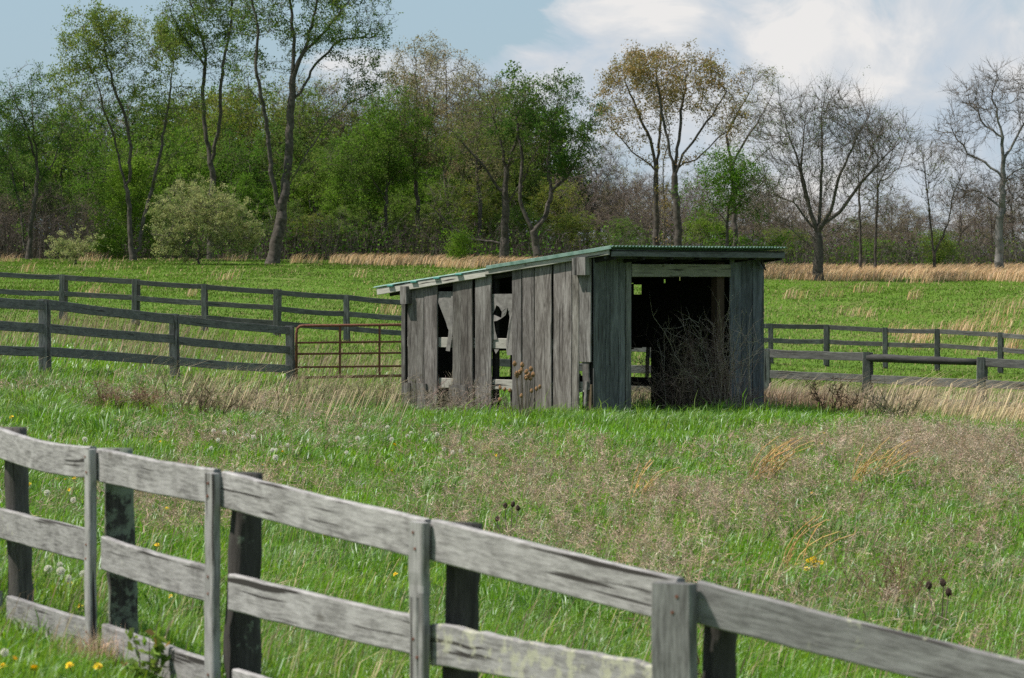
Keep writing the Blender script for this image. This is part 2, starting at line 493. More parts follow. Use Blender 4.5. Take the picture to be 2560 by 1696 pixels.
mp = N(nt, 'ShaderNodeMapping'); L(tc.outputs['Generated'], mp.inputs[0]); mp.inputs[3].default_value = (1, 1, 1.5); mp.inputs[1].default_value = (3.1, 0, .7)
n1 = N(nt, 'ShaderNodeTexNoise'); L(mp.outputs[0], n1.inputs['Vector']); n1.inputs['Scale'].default_value = 30; n1.inputs['Detail'].default_value = 9; n1.inputs['Roughness'].default_value = .6; n1.inputs['Distortion'].default_value = .9
n2 = N(nt, 'ShaderNodeTexNoise'); L(mp.outputs[0], n2.inputs['Vector']); n2.inputs['Scale'].default_value = 15; n2.inputs['Detail'].default_value = 5; n2.inputs['Roughness'].default_value = .5
cov = mth('MULTIPLY_ADD', n1.outputs[0], 1.5, -.62)
for b in ((1700, 60, 330, 150, .35), (2200, 160, 600, 240, .55), (1270, 190, 330, 85, .55), (1480, 50, 160, 70, .3), (1900, 430, 900, 190, .40), (500, 80, 750, 260, -.55), (1130, 40, 250, 90, -.40),
          (870, 160, 130, 80, .55), (1420, 300, 200, 120, .2), (60, 300, 200, 80, .12)):
    cov = mth('ADD', cov, blob(*b))
cr = ramp(nt, [(.10, (0, 0, 0)), (.30, (.6, .6, .6)), (.58, (1, 1, 1))]); cr.color_ramp.interpolation = 'EASE'; L(cov, cr.inputs[0])
# light and dark parts of the cloud
sh = mth('ADD', mth('MULTIPLY_ADD', n1.outputs[0], 1.3, -.65), n2.outputs[0])
for b in ((1560, 60, 150, 90, .20), (1960, 100, 170, 90, .20), (2150, 60, 200, 90, .08), (2155, 245, 90, 45, .26), (2540, 70, 70, 80, .16), (2330, 300, 260, 130, -.20), (1790, 120, 60, 110, -.26), (2000, 320, 260, 50, -.16), (2380, 60, 120, 100, -.12), (1350, 180, 220, 50, .08)):
    sh = mth('ADD', sh, blob(*b))
cr2 = ramp(nt, [(.26, (4.5, 5.25, 6.05)), (.52, (5.5, 5.85, 6.25)), (.78, (7.2, 7.1, 7.0))]); L(sh, cr2.inputs[0])
CLOUD = cr2
skc = mixc(nt, sk.outputs[0], (3.4, 4.75, 5.8, 1), .72)
L(mixc(nt, skc, cr2.outputs[0], cr.outputs[0]), bg.inputs[0])
L(bg.outputs[0], wo.inputs[0])

sc.view_settings.view_transform = 'Standard'; sc.view_settings.look = 'None'; sc.view_settings.exposure = 0.45; sc.view_settings.gamma = 1
sc.render.engine = 'CYCLES'
sc.cycles.max_bounces = 5; sc.cycles.transparent_max_bounces = 4; sc.cycles.use_denoising = False

# ------------------------------------------------------------------ ground
xs = np.concatenate([-np.geomspace(900, 42, 26), np.linspace(-40, 40, 161), np.geomspace(42, 900, 26)])
ys = np.concatenate([np.linspace(-60, 8, 8), np.geomspace(9.5, 240, 230), np.geomspace(246, 2500, 30)])
gx, gy = np.meshgrid(xs, ys)
gz = G(gx.ravel(), gy.ravel())
nv = np.stack([gx.ravel(), gy.ravel(), gz], 1)
nx, ny = len(xs), len(ys)
ii = (np.arange(ny - 1)[:, None] * nx + np.arange(nx - 1)[None]).ravel()
qs = np.stack([ii, ii + 1, ii + nx + 1, ii + nx], 1)
m, nt, out = mat('meadow_soil'); L = nt.links.new
geo = N(nt, 'ShaderNodeNewGeometry')
mp = N(nt, 'ShaderNodeMapping'); L(geo.outputs['Position'], mp.inputs[0]); mp.inputs[3].default_value = (1, .45, 1)
n1 = N(nt, 'ShaderNodeTexNoise'); L(mp.outputs[0], n1.inputs['Vector']); n1.inputs['Scale'].default_value = .7; n1.inputs['Detail'].default_value = 8; n1.inputs['Roughness'].default_value = .7
n2 = N(nt, 'ShaderNodeTexNoise'); L(geo.outputs['Position'], n2.inputs['Vector']); n2.inputs['Scale'].default_value = 9; n2.inputs['Detail'].default_value = 6; n2.inputs['Roughness'].default_value = .75
r1 = ramp(nt, [(.3, (.065, .12, .014)), (.52, (.095, .165, .018)), (.72, (.14, .13, .05))]); L(n1.outputs[0], r1.inputs[0])
r2 = ramp(nt, [(.3, (.55, .55, .55)), (.7, (1.3, 1.3, 1.3))]); L(n2.outputs[0], r2.inputs[0])
c = mixc(nt, r1.outputs[0], r2.outputs[0], 1.0, 'MULTIPLY')
p = N(nt, 'ShaderNodeBsdfPrincipled'); L(c, p.inputs['Base Color']); p.inputs['Roughness'].default_value = .95; p.inputs['Specular IOR Level'].default_value = .1
L(p.outputs[0], out.inputs[0])
gm = arr_mesh('ground', nv, qs.ravel(), np.full(len(qs), 4), [m], smooth=True)
tag(link('ground', gm), kind='structure')

# ------------------------------------------------------------------ the shed: local x along the front, local y along the long side wall
SC = Vector((1.178, 53.0, 0)); E2 = Vector((.68, .733, 0)).normalized(); E1 = Vector((-E2.y, E2.x, 0))
SW, SL = 4.0, 3.88
shed = empty('shed', SC, math.atan2(E2.y, E2.x))
tag(shed, 'weathered grey plank shed with green corrugated roof and open doorway', 'shed')


def roof_z(y):
    return 2.445 - .1217 * y


def side_y(U):          # distance along the side wall (x=0) seen at column U
    k = (U - CX) / F
    return (SC.x - k * SC.y) / (k * E1.y - E1.x)


def front_x(U):
    k = (U - CX) / F
    return (k * SC.y - SC.x) / (E2.x - k * E2.y)


def wall_pt(U, V, plane, off=0.0):   # local point on wall planes 'side','front','right','back'
    d = ray(U, V)
    if plane == 'front': n_, o = E1, SC + E1 * off
    elif plane == 'back': n_, o = E1, SC + E1 * (SL + off)
    elif plane == 'side': n_, o = E2, SC + E2 * off
    else: n_, o = E2, SC + E2 * (SW + off)
    t = (o - CAM).dot(n_) / d.dot(n_)
    q = CAM + d * t - SC
    return Vector((q.dot(E2), q.dot(E1), q.z))


def z_side(U, V): return wall_pt(U, V, 'side').z


Z5 = lambda x: 920 + x * .29338
Z5v = lambda y: 600 + y * .29338
Z6 = lambda x: 1400 + x * .29338
UPZ = Vector((0, 0, 1)); XA = Vector((1, 0, 0)); YA = Vector((0, 1, 0))


def side_board(B, x0, x1, ztop=None, zbot=-.15, tint=1., t=.026, off=0., slant=0., ragged=None):
    y1, y0 = side_y(Z5(x0)), side_y(Z5(x1))
    yc, wd = (y0 + y1) / 2, abs(y1 - y0)
    zt = roof_z(yc) - .05 if ztop is None else ztop
    B.board((off - t / 2, yc, zbot), (off - t / 2, yc + slant, zt), YA, wd - .006, t, tint, n=7, warp=.0035)


sb = MB()
for x0, x1, tn in ((345, 486, .82), (486, 600, .92), (725, 800, .80), (800, 902, .78), (920, 1061, .86), (1235, 1318, .72),
                   (1324, 1427, .9), (1429, 1574, 1.0), (1586, 1744, 1.12), (1746, 1806, .98)):
    tn *= rnd.uniform(.82, 1.12)
    side_board(sb, x0, x1, tint=(tn, tn * rnd.uniform(.97, 1.0), tn * rnd.uniform(.93, .99)), off=rnd.uniform(-.006, .004), slant=rnd.uniform(-.012, .012))
# the corner board is broken off above the ground, its lower half split and hanging
kb = z_side(Z5(1860), Z5v(1040))
side_board(sb, 1808, 1908, zbot=kb, tint=1.02)
side_board(sb, 1835, 1895, ztop=kb + .02, zbot=.42, tint=.75, off=.012, slant=.02)
side_board(sb, 1846, 1872, ztop=.55, zbot=.18, tint=.95, off=-.012, slant=-.03)
side_board(sb, 1870, 1908, ztop=.5, zbot=-.1, tint=(.75, .6, .4), off=.02)
# shorter patches nailed over the foot of the wall
side_board(sb, 322, 384, ztop=z_side(Z5(350), Z5v(1218)), tint=.74, off=-.028)
side_board(sb, 386, 515, ztop=z_side(Z5(450), Z5v(1222)), tint=.78, off=-.030)
side_board(sb, 705, 868, ztop=z_side(Z5(790), Z5v(1238)), tint=.66, off=-.028)
sb.build('side_wall', M['siding'], shed)

cb = MB(); y_e = side_y(Z5(318))
cb.board((.02, y_e + .045, -.15), (.02, y_e + .045, roof_z(SL) - .06), YA, .085, .05, .62, n=5)
cb.build('corner_post', M['siding'], shed)
for x0, x1, ya, yb in ((325, 382, 435, 545), (1790, 1816, 190, 302), (1822, 1908, 185, 300)):
    yl = (side_y(Z5(x0)) + side_y(Z5(x1))) / 2; wd = abs(side_y(Z5(x0)) - side_y(Z5(x1)))
    bb = MB(); bb.board((-.085, yl, z_side(Z5(x0), Z5v(yb))), (-.085, yl, roof_z(yl) - .055), YA, wd, .115, 1.05, n=1)
    bb.build('eave_block', M['siding'], shed)
cp_ = MB(); cp_.board((.14, .13, -.1), (.14, .13, 2.3), XA, .2, .2, 1, n=2); cp_.build('dark_gap_post', M['inside'], shed)  # added dark post, stands in for the shade behind the broken corner board
# pale horizontal girts behind the boards
for yv0, yv1 in ((838, 925), (1190, 1276)):
    gi = MB(); za, zb = z_side(Z5(1120), Z5v(yv1)), z_side(Z5(1120), Z5v(yv0))
    gi.board((.045, .12, (za + zb) / 2), (.045, SL - .05, (za + zb) / 2 - .005), UPZ, zb - za, .045, .85, n=6)
    gi.build('girt', M['beam'], shed)
# dark studs inside the side wall
for xx in (905, 1045, 1570):
    st = MB(); yl = side_y(Z5(xx)); st.board((.115, yl, -.1), (.115, yl, roof_z(yl) - .1), YA, .09, .08, 1, n=2); st.build('stud', M['inside'], shed)


def torn(name, px, curl=.05, off=.012):
    """sheet of torn roofing felt: a fan of triangles with edges curled forward"""
    pts = [wall_pt(Z5(a), Z5v(b), 'side', off) for a, b in px]
    bm_v = []; bm_f = []
    for i, q in enumerate(pts):
        bm_v.append(Vector((q.x + rnd.uniform(-1, .4) * curl * (0 if i < 2 else 1), q.y, q.z)))
    me = bpy.data.meshes.new(name); k = len(bm_v)
    th = Vector((.004, 0, 0))
    vs = [tuple(v) for v in bm_v] + [tuple(v + th) for v in bm_v]
    fs = [tuple(range(k)), tuple(range(2 * k - 1, k - 1, -1))] + [(i, i + k, (i + 1) % k + k, (i + 1) % k) for i in range(k)]
    me.from_pydata(vs, [], fs); me.materials.append(M['felt']); me.update()
    return link('felt_sheet', me, shed)


torn('felt', [(600, 440), (730, 440), (730, 800), (700, 790), (682, 752), (650, 660), (625, 590), (606, 530)], .03, .012)
torn('felt', [(708, 480), (724, 478), (722, 800), (700, 950), (662, 945), (690, 800)], .02, -.005)
# second sheet with a torn hole: built as pieces round the hole
torn('felt', [(1058, 462), (1240, 460), (1240, 580), (1190, 578), (1160, 592), (1140, 612), (1120, 572), (1098, 556), (1078, 600), (1058, 640)], .012, .012)
torn('felt', [(1190, 575), (1240, 578), (1240, 980), (1185, 985), (1172, 890), (1200, 760), (1206, 660)], .02, .010)
torn('felt', [(1142, 612), (1190, 576), (1170, 640), (1135, 672)], .04, -.012)
torn('felt', [(1058, 640), (1078, 640), (1075, 690), (1086, 780), (1105, 850), (1058, 850)], .012, .012)
torn('felt', [(1075, 640), (1140, 668), (1105, 690), (1074, 695)], .02, .006)
torn('felt', [(1070, 930), (1115, 935), (1090, 972)], .01, .012)

# front wall: boards left and right of the doorway
for xs_, nm in (([(277, 380, .95), (381, 415, .8), (415, 490, .95), (491, 546, 1.05)]), 'l'), ([(1437, 1536, 1.02), (1537, 1578, .75), (1578, 1632, .72), (1633, 1728, .85)], 'r'):
    fb = MB()
    for x0, x1, tn in xs_:
        a, b = front_x(Z6(x0)), front_x(Z6(x1)); xc = (a + b) / 2
        tc_ = (tn, tn, tn) if nm == 'l' else (tn * .92, tn * .96, tn * 1.12)
        fb.board((xc, -.013 + rnd.uniform(-.005, .005), -.15), (xc + rnd.uniform(-.008, .008), -.013, 2.36), XA, b - a - .006, .026, tc_, n=7, warp=.004)
    fb.build('front_boards', M['siding_front'], shed)
jb = MB(); a, b = front_x(Z6(547)), front_x(Z6(590)); jb.board(((a + b) / 2, -.02, -.15), ((a + b) / 2, -.02, 2.34), XA, b - a, .05, (1.25, 1.2, 1.1), n=5); jb.build('door_jamb', M['siding_front'], shed)
a, b = front_x(Z6(1372)), front_x(Z6(1436)); jb = MB(); jb.board(((a + b) / 2 - .06, .09, -.1), ((a + b) / 2 - .06, .09, 2.3), XA, b - a, .12, 1, n=4); jb.build('door_jamb', M['brownpost'], shed)
hd = MB(); zt, zb = wall_pt(Z6(1000), Z5v(205), 'front').z, wall_pt(Z6(1000), Z5v(313), 'front').z
a, b = front_x(Z6(592)), front_x(Z6(1432))
hd.board((a, -.034, (zt + zb) / 2), (b, -.034, (zt + zb) / 2 - .01), UPZ, zt - zb, .04, .95, n=8, warp=.003)
hd.build('door_header', M['header'], shed)
ra = MB()
for i in range(7):
    xx = .05 + i * .65
    ra.board((xx, -.40, roof_z(-.40) - .10), (xx, SL + .35, roof_z(SL + .35) - .10), UPZ, .11, .045, .8, n=2)
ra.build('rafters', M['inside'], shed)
# right and back walls, dark inside, with the holes the daylight comes through
TOPR = lambda y: roof_z(y) - .09
rb = MB()
# window-like hole and two nail holes in the right wall, broken foot of the wall towards the back
h1a, h1b = wall_pt(Z6(634), Z5v(465), 'right'), wall_pt(Z6(704), Z5v(382), 'right')
broke_y0 = wall_pt(Z6(785), Z5v(1100), 'right').y
broke_z = wall_pt(Z6(690), Z5v(925), 'right').z
k2 = wall_pt(Z6(899), Z5v(353), 'right'); k3 = wall_pt(Z6(1028), Z5v(331), 'right')
y = 0.0
edges = sorted([0, broke_y0, min(h1a.y, h1b.y), max(h1a.y, h1b.y), k2.y - .022, k2.y + .022, k3.y - .015, k3.y + .015, SL] + [.3, .55, .85])
ylo, yhi = min(h1a.y, h1b.y), max(h1a.y, h1b.y)
for e0, e1 in zip(edges[:-1], edges[1:]):
    if e1 - e0 < .004: continue
    mid = (e0 + e1) / 2; lo = -.15 if mid < broke_y0 else broke_z + rnd.uniform(-.03, .05)
    spans = [(lo, TOPR(mid))]
    for (c0, c1, z0, z1) in ((ylo, yhi, min(h1a.z, h1b.z), max(h1a.z, h1b.z)), (k2.y - .023, k2.y + .023, k2.z - .03, k2.z + .03), (k3.y - .016, k3.y + .016, k3.z - .03, k3.z + .03)):
        if c0 < mid < c1:
            spans = [(lo, z0), (z1, TOPR(mid))]
    for z0, z1 in spans:
        if z1 > z0:
            rb.board((SW - .02, mid, z0), (SW - .02, mid, z1), YA, e1 - e0 + .004, .026, 1.0, n=1, warp=0)
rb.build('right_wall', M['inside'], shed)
ex = MB()   # outer skin of the right wall end seen past the corner
ex.board((SW + .02, .06, -.15), (SW + .02, .06, TOPR(.1)), YA, .11, .03, .8, n=4)
ex.build('corner_board', M['siding_front'], shed)
bw = MB()
gap0, gap1 = wall_pt(Z5(1062), Z5v(1000), 'back').x, wall_pt(Z5(1192), Z5v(1000), 'back').x
gtop = wall_pt(Z5(1120), Z5v(935), 'back').z
xx = 0.0
while xx < SW - .01:
    wd = rnd.uniform(.18, .26); wd = min(wd, SW - xx)
    mid = xx + wd / 2
    lo = -.15
    if gap0 - .22 < mid < gap1 + .12: lo = gtop - .02
    if mid > SW - .05: lo = .7
    bw.board((mid, SL - .02, lo), (mid, SL - .02, roof_z(SL) - .05), XA, wd + .004, .026, 1, n=2, warp=.001)
    xx += wd
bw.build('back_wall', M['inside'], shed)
# rails and post of the inner frame, seen through the gaps
ir = MB(); q0 = wall_pt(Z6(600), Z5v(1165), 'right').z; q1 = wall_pt(Z6(600), Z5v(1238), 'right').z
ir.board((SW - .07, 0, (q0 + q1) / 2), (SW - .07, SL, (q0 + q1) / 2), UPZ, q0 - q1, .05, 1, n=2)
z0 = wall_pt(Z5(1120), Z5v(1162), 'back').z
ir.board((0, SL - .07, z0 - .05), (SW, SL - .07, z0 - .05), UPZ, .09, .05, 1, n=2)
ir.build('inner_rail', M['inside'], shed)
hp = MB(); pa, pb = wall_pt(Z6(768), Z5v(915), 'right'), wall_pt(Z6(752), Z5v(1190), 'right')
hp.board((SW - .05, pb.y, pb.z - .1), (SW - .05, pa.y, pa.z), YA, .07, .02, 1.0, n=3, warp=.006); hp.build('hanging_board', M['siding'], shed)

# roof: corrugated sheets
FO, BO, LX, RX = .45, .56, -.10, 4.02


def corrug(name, y0, y1, lift, x0=LX, x1=RX, pitch=.076, amp=.011):
    n = int((x1 - x0) / pitch * 8); xs_ = np.linspace(x0, x1, n + 1); ysn = np.linspace(y0, y1, 7)
    rows = []
    for j, yy in enumerate(ysn):
        z = roof_z(yy) + lift + amp * np.sin(2 * np.pi * xs_ / pitch) + (fbm(xs_ * 1.3, xs_ * 0 + yy, 4) - .5) * .018 - .006 * (xs_ / 4)
        edge = (fbm(xs_ * 6, xs_ * 0, 5) - .5) * .03 if j in (0, 6) else 0
        rows.append(np.stack([xs_, yy + edge + 0 * xs_, z], 1))
    V = np.array(rows); k = n + 1
    top = V.reshape(-1, 3); bot = top - np.array([0, 0, .0035])
    f = []
    for j in range(6):
        i = np.arange(n)
        q = np.stack([j * k + i, j * k + i + 1, (j + 1) * k + i + 1, (j + 1) * k + i], 1); f.append(q); f.append(q[:, ::-1] + len(top))
    i = np.arange(n); f.append(np.stack([i + 1, i, i + len(top), i + 1 + len(top)], 1))
    i = 6 * k + np.arange(n); f.append(np.stack([i, i + 1, i + 1 + len(top), i + len(top)], 1))
    j = np.arange(6); f.append(np.stack([j * k, (j + 1) * k, (j + 1) * k + len(top), j * k + len(top)], 1))
    f.append(np.stack([(j + 1) * k + n, j * k + n, j * k + n + len(top), (j + 1) * k + n + len(top)], 1))
    q = np.concatenate(f)
    return link('roof_sheet', arr_mesh(name, np.concatenate([top, bot]), q.ravel(), np.full(len(q), 4), [M['roofmetal']], smooth=False), shed)


ysplit = side_y(Z5(1010)) - .1
corrug('upper_roof_sheet', -FO - .03, ysplit, .034)
corrug('lower_roof_sheet', ysplit - .12, SL + BO + .03, .012)
# turned-down green edge of the upper sheet along the side
ed = MB(); ed.board((LX - .012, -FO - .02, roof_z(-FO) + .022), (LX - .012, ysplit, roof_z(ysplit) + .022), UPZ, .052, .012, 1, n=8, warp=.004); ed.build('roof_edge', M['roofmetal'], shed)
for xx in (265, 465, 660, 850):
    tb = MB(); yl = side_y(Z5(xx)) + .08; tb.board((LX + .0, yl - .06, roof_z(yl) - .008), (LX + .0, yl + .06, roof_z(yl) - .012), UPZ, .03, .05, 1, n=1, warp=0); tb.build('roof_spacer', M['teal'], shed)
rk = MB()
rk.board((LX + .03, -FO + .06, roof_z(-FO) - .048), (LX + .03, ysplit + .05, roof_z(ysplit) - .048), UPZ, .085, .035, .92, n=8, warp=.004)
rk.board((LX + .03, ysplit + .052, roof_z(ysplit) - .062), (LX + .03, SL + BO - .05, roof_z(SL + BO) - .062), UPZ, .105, .035, 1.08, n=8, warp=.005)
rk.build('rake_board', M['beam'], shed)
fa = MB()
fa.board((LX + .06, -FO + .03, roof_z(-FO) - .062), (RX - .02, -FO + .03, roof_z(-FO) - .085), UPZ, .10, .03, .85, n=8, warp=.004)
fa.board((LX + .06, -FO + .16, roof_z(-FO) - .11), (RX - .1, -FO + .16, roof_z(-FO) - .125), UPZ, .07, .035, .4, n=4, warp=.003)
fa.build('fascia_board', M['siding_front'], shed)
sp = MB(); sp.board((RX - .3, -FO + .25, 2.33), (RX - .02, -.05, 2.18), UPZ, .10, .02, .5, n=3, w1=.02); sp.build('loose_splinter', M['inside'], shed)
sof = MB()
for i in range(6):
    yy = -.38 + i * .87
    sof.board((LX + .06, yy, roof_z(yy) - .022), (RX - .05, yy, roof_z(yy) - .028), YA, .12, .022, .5, n=2)
sof.build('purlins', M['inside'], shed)

# ------------------------------------------------------------------ fences


def rails_between(root, pts, offs, width, thick, nrm, material, name='rail', tint=(.8, 1.1), lich=0., sag=.0, skip=(), jit=.012):
    """boards from post to post; pts = top point of every post (on the face)"""
    for i in range(len(pts) - 1):
        for j, dz in enumerate(offs):
            if (i, j) in skip: continue
            B = MB(); a, b = pts[i].copy(), pts[i + 1].copy()
            a.z -= dz + width / 2 + rnd.uniform(-jit, jit); b.z -= dz + width / 2 + rnd.uniform(-jit, jit)
            d = (b - a).normalized()
            B.board(a + d * .006, b - d * .006, UPZ, width * rnd.uniform(.95, 1.04), thick, rnd.uniform(*tint), lich, n=6, warp=.005, sag=rnd.uniform(0, sag))
            B.build(name, material, root)


def far_fence(name, label, cols, offs, width, span, tint, skip=(), postw=.13, log=None, batten=True, cat='fence', drop=1.25):
    """cols: (U, V of the top, distance) of every post"""
    tops = [at(U, V, y) for U, V, y in cols]
    root = empty(name, (tops[0].x, tops[0].y, g(tops[0].x, tops[0].y))); tag(root, label, cat)
    o = root.location
    for i, t in enumerate(tops):
        zg = g(t.x, t.y)
        B = MB()
        lean = rnd.uniform(-.03, .03)
        B.board((t.x - o.x + .03, t.y - o.y + .10, zg - .3 - o.z), (t.x - o.x + lean + .03, t.y - o.y + .10, t.z + .0 - o.z), XA, postw, postw * .8, rnd.uniform(*tint) * .8, n=4, warp=.005)
        B.build('post', M['fence'], root)
        if batten:
            B = MB()
            B.board((t.x - o.x - .02 - lean * .5, t.y - o.y - .04, zg + .05 - o.z), (t.x - o.x - .02, t.y - o.y - .04, t.z + .012 - o.z), XA, postw * .95, .025, rnd.uniform(*tint) * 1.25, n=4, warp=.004)
            B.build('batten', M['fence'], root)
    pts = [Vector((t.x - o.x, t.y - o.y, t.z - o.z)) for t in tops]
    if log is not None:
        i = log; B = MB(); a, b = pts[i].copy(), pts[i + 1].copy(); a.z -= .09; b.z -= .09
        B.tube([a.lerp(b, q / 5) + Vector((0, 0, rnd.uniform(-.012, .012))) for q in range(6)], [.07, .078, .07, .075, .066, .06], 9, .32, rough=.06)
        B.build('round_rail', M['fence'], root, smooth=True); skip = tuple(skip) + ((i, 0),)
    rails_between(root, pts, offs, width, .025, None, M['fence'], tint=tint, lich=.1, sag=span, skip=skip)
    return root


far_fence('board_fence', 'dark board fence section ending at the post beside the rusty gate', [(-590, 690, 47.5), (-230, 722, 52), (110, 750, 57), (435, 786, 63), (725, 816, 68)], (0, .37, .74), .152, .03, (.75, 1.15), postw=.14)
far_fence('board_fence', 'low dark board fence running behind shed with one round log rail', [(1090, 838, 69), (1360, 850, 69), (1640, 862, 68.5), (1916, 873, 68), (2168, 882, 67), (2454, 895, 66), (2740, 908, 65), (3030, 921, 64)],
          (0, .40, .78), .152, .015, (.7, 1.05), log=4, postw=.15)
VL = lambda U: 680 + .068 * U
cols = [(-400, VL(-400), 98.5), (-212, VL(-212), 99), (-25, VL(-25), 99.5), (157, 687.5, 100), (338, 698.5, 100), (511, 711, 100), (692, 724, 100), (866, 738, 101), (1040, 751, 102), (1180, 760, 104), (1330, 770, 106), (1480, 780, 108), (1630, 790, 111), (1780, 801, 113),
        (1927, 810, 115), (2066, 812.5, 115), (2213, 820, 114.5), (2343, 823, 114), (2501, 832, 113), (2650, 841, 112), (2800, 850, 111), (2950, 859, 110), (3110, 868, 109)]
far_fence('board_fence', 'long far dark fence crossing the whole field below the green hill', cols, (0, .45, .86), .145, .035, (.6, 1.0), postw=.15, skip=((14, 2), (15, 2), (3, 2)))

# near fence
st = [(-300, 1035, 20.6), (-14, 1063, 18.8), (240, 1117, 17.0), (547, 1176, 15.4), (1074, 1297, 13.8), (1704, 1446, 12.35), (2620, 1668, 11.75)]
NW = .152
tops = [at(*s_) for s_ in st]
# board top line, offset of the second and third boards at both ends: image heights surveyed per bay
nf = empty('near_fence', (tops[3].x, tops[3].y, g(tops[3].x, tops[3].y)))
tag(nf, 'sunlit pale grey board fence with lichened boards, nearest to the viewer', 'fence')
o = nf.location.copy()
loc = lambda v: v - o
bays = [  # (i, [(Ua,Va,Ub,Vb, width a, width b, tint, lichen)...])
    (0, [(-300, 1030, -14, 1063, .152, .152, .9, .2), (-300, 1215, -14, 1266, .152, .152, .9, .3)]),
    (1, [(-14, 1063, 233, 1116, .155, .150, .92, .10), (-14, 1267, 233, 1326, .155, .155, .78, .55), (24, 1489, 233, 1550, .15, .155, .70, .45)]),
    (1, [(-160, 1440, -2, 1478, .12, .12, .75, .4)]),
    (2, [(250, 1121, 543, 1173, .158, .150, .90, .05), (262, 1342, 540, 1420, .155, .155, .82, .5), (264, 1560, 542, 1655, .15, .15, .78, .3)]),
    (3, [(562, 1178, 1070, 1297, .155, .158, 1.0, .0), (580, 1434, 1060, 1545, .155, .15, .92, .2), (590, 1673, 1065, 1800, .15, .15, 1.02, .1)]),
    (4, [(1086, 1299, 1700, 1445, .158, .155, .94, .0), (1084, 1557, 1700, 1672, .16, .13, .86, .85), (1084, 1798, 1690, 1900, .15, .15, .85, .3)]),
    (5, [(1740, 1450, 2620, 1668, .145, .138, .74, .55), (1740, 1700, 2620, 1925, .145, .138, .8, .4)]),
]
fdir = []
for i in range(len(st) - 1):
    d = tops[i + 1] - tops[i]; fdir.append(Vector((d.x, d.y, 0)).normalized())
for i, bs in bays:
    d = fdir[i]; nrm = Vector((-d.y, d.x, 0))     # away from the viewer
    if nrm.y < 0: nrm = -nrm
    U0, y0_, U1, y1_ = st[i][0], st[i][2], st[i + 1][0], st[i + 1][2]
    pl_o = tops[i]
    for (Ua, Va, Ub, Vb, wa, wb, tn, li) in bs:
        e = []
        for (U, V) in ((Ua, Va), (Ub, Vb)):
            r_ = ray(U, V); t_ = (pl_o - CAM).dot(nrm) / r_.dot(nrm); e.append(CAM + r_ * t_)
        B = MB()
        a = loc(e[0]); b = loc(e[1]); a.z -= wa / 2; b.z -= wb / 2
        sg = .028 if i == 1 and Va < 1200 else rnd.uniform(0, .008)
        ro = li > .8
        B.board(a, b, UPZ, wa, .036, (tn, tn * .985, tn * .995), li, n=26 if ro else 10, warp=.0048 if ro else .0018, w1=wb, sag=sg)
        B.build('rail', M['rail'], nf)


def round_post(i, back, rad0, rad1, z_up, shift=0., li=.6, tint=1.0):
    d = fdir[min(i, len(fdir) - 1)]; nrm = Vector((-d.y, d.x, 0))
    if nrm.y < 0: nrm = -nrm
    t = tops[i] + nrm * back + d * shift; zg = g(t.x, t.y)
    B = MB(); n = 16; pts = []; rr = []
    ph = rnd.uniform(0, 9)
    for j in range(n + 1):
        q = j / n; z = zg - .3 + (t.z + z_up - zg + .3) * q
        pts.append(loc(Vector((t.x + .012 * math.sin(q * 5 + ph), t.y + .01 * math.cos(q * 4 + ph), z)))); rr.append((rad0 + (rad1 - rad0) * q) * (1 + rnd.uniform(-.04, .04)))
    B.tube(pts, rr, 14, tint, li, rough=.06); B.build('post', M['post'], nf, smooth=True)


round_post(0, .1, .075, .07, -.02)
round_post(1, .095, .068, .062, -.008, .12, .3, 1.6)
round_post(2, .115, .075, .068, -.008, .022, 1.0)
round_post(3, .125, .088, .066, -.015, .0, .55)
round_post(4, .12, .070, .066, -.018, .055, .2)
round_post(5, .11, .065, .06, -.08, .10, .1)
# splinter standing off post at the third station
d = fdir[3]; q = loc(at(612, 1262, 15.55)); B = MB()
B.tube([q + Vector((0, 0, .03)), q + Vector((.012, 0, -.03)), q + Vector((.022, 0, -.10)), q + Vector((.012, .0, -.16))], [.003, .006, .006, .004], 5, .9); B.build('bark_splinter', M['post'], nf)


def near_batten(i, back, wd, th, ztop, tint, li=0.2, split=None, x0=0.):
    d = fdir[min(i, len(fdir) - 1)]; nrm = Vector((-d.y, d.x, 0))
    if nrm.y < 0: nrm = -nrm
    t = tops[i] - nrm * back + d * x0; zg = g(t.x, t.y) - .1
    B = MB()
    if split is None:
        B.board(loc(Vector((t.x, t.y, zg))), loc(Vector((t.x, t.y, t.z + ztop))), d, wd, th, tint, li, n=9, warp=.0035)
    else:
        zs = t.z - split
        B.board(loc(Vector((t.x, t.y, zs - .0))), loc(Vector((t.x, t.y, t.z + ztop))), d, wd, th, tint, li, n=6, warp=.003)
        B.board(loc(Vector((t.x, t.y, zg)) - d * wd * .16), loc(Vector((t.x, t.y, zs)) - d * wd * .14), d, wd * .62, th, tint, li, n=6, warp=.004)
        B.board(loc(Vector((t.x, t.y, zg)) + d * wd * .30), loc(Vector((t.x, t.y, zs + .02)) + d * wd * .38 - nrm * .006), d, wd * .36, th * .9, tint * .85, li, n=6, warp=.006)
    bo = B.build('batten', M['rail'], nf)
    for dz in (.05, .11, .46, .53, .87, .93):
        zz = t.z - dz + rnd.uniform(-.008, .008)
        if zz < zg + .15: continue
        q = Vector((t.x, t.y, zz)) - nrm * (th / 2 + .001) + d * rnd.uniform(-.2, .2) * wd
        NB = MB(); NB.tube([loc(q + nrm * .004), loc(q - nrm * .0035)], .0062, 7); NB.build('nail', M['rust'], bo)


near_batten(1, .045, .085, .035, -.005, .8, x0=.05)
near_batten(2, .045, .075, .04, -.008, .95, x0=.055)
near_batten(3, .045, .085, .04, -.010, .85, x0=.03)
near_batten(4, .045, .105, .04, -.012, .82, split=.30)
near_batten(5, .055, .150, .06, -.012, .62)

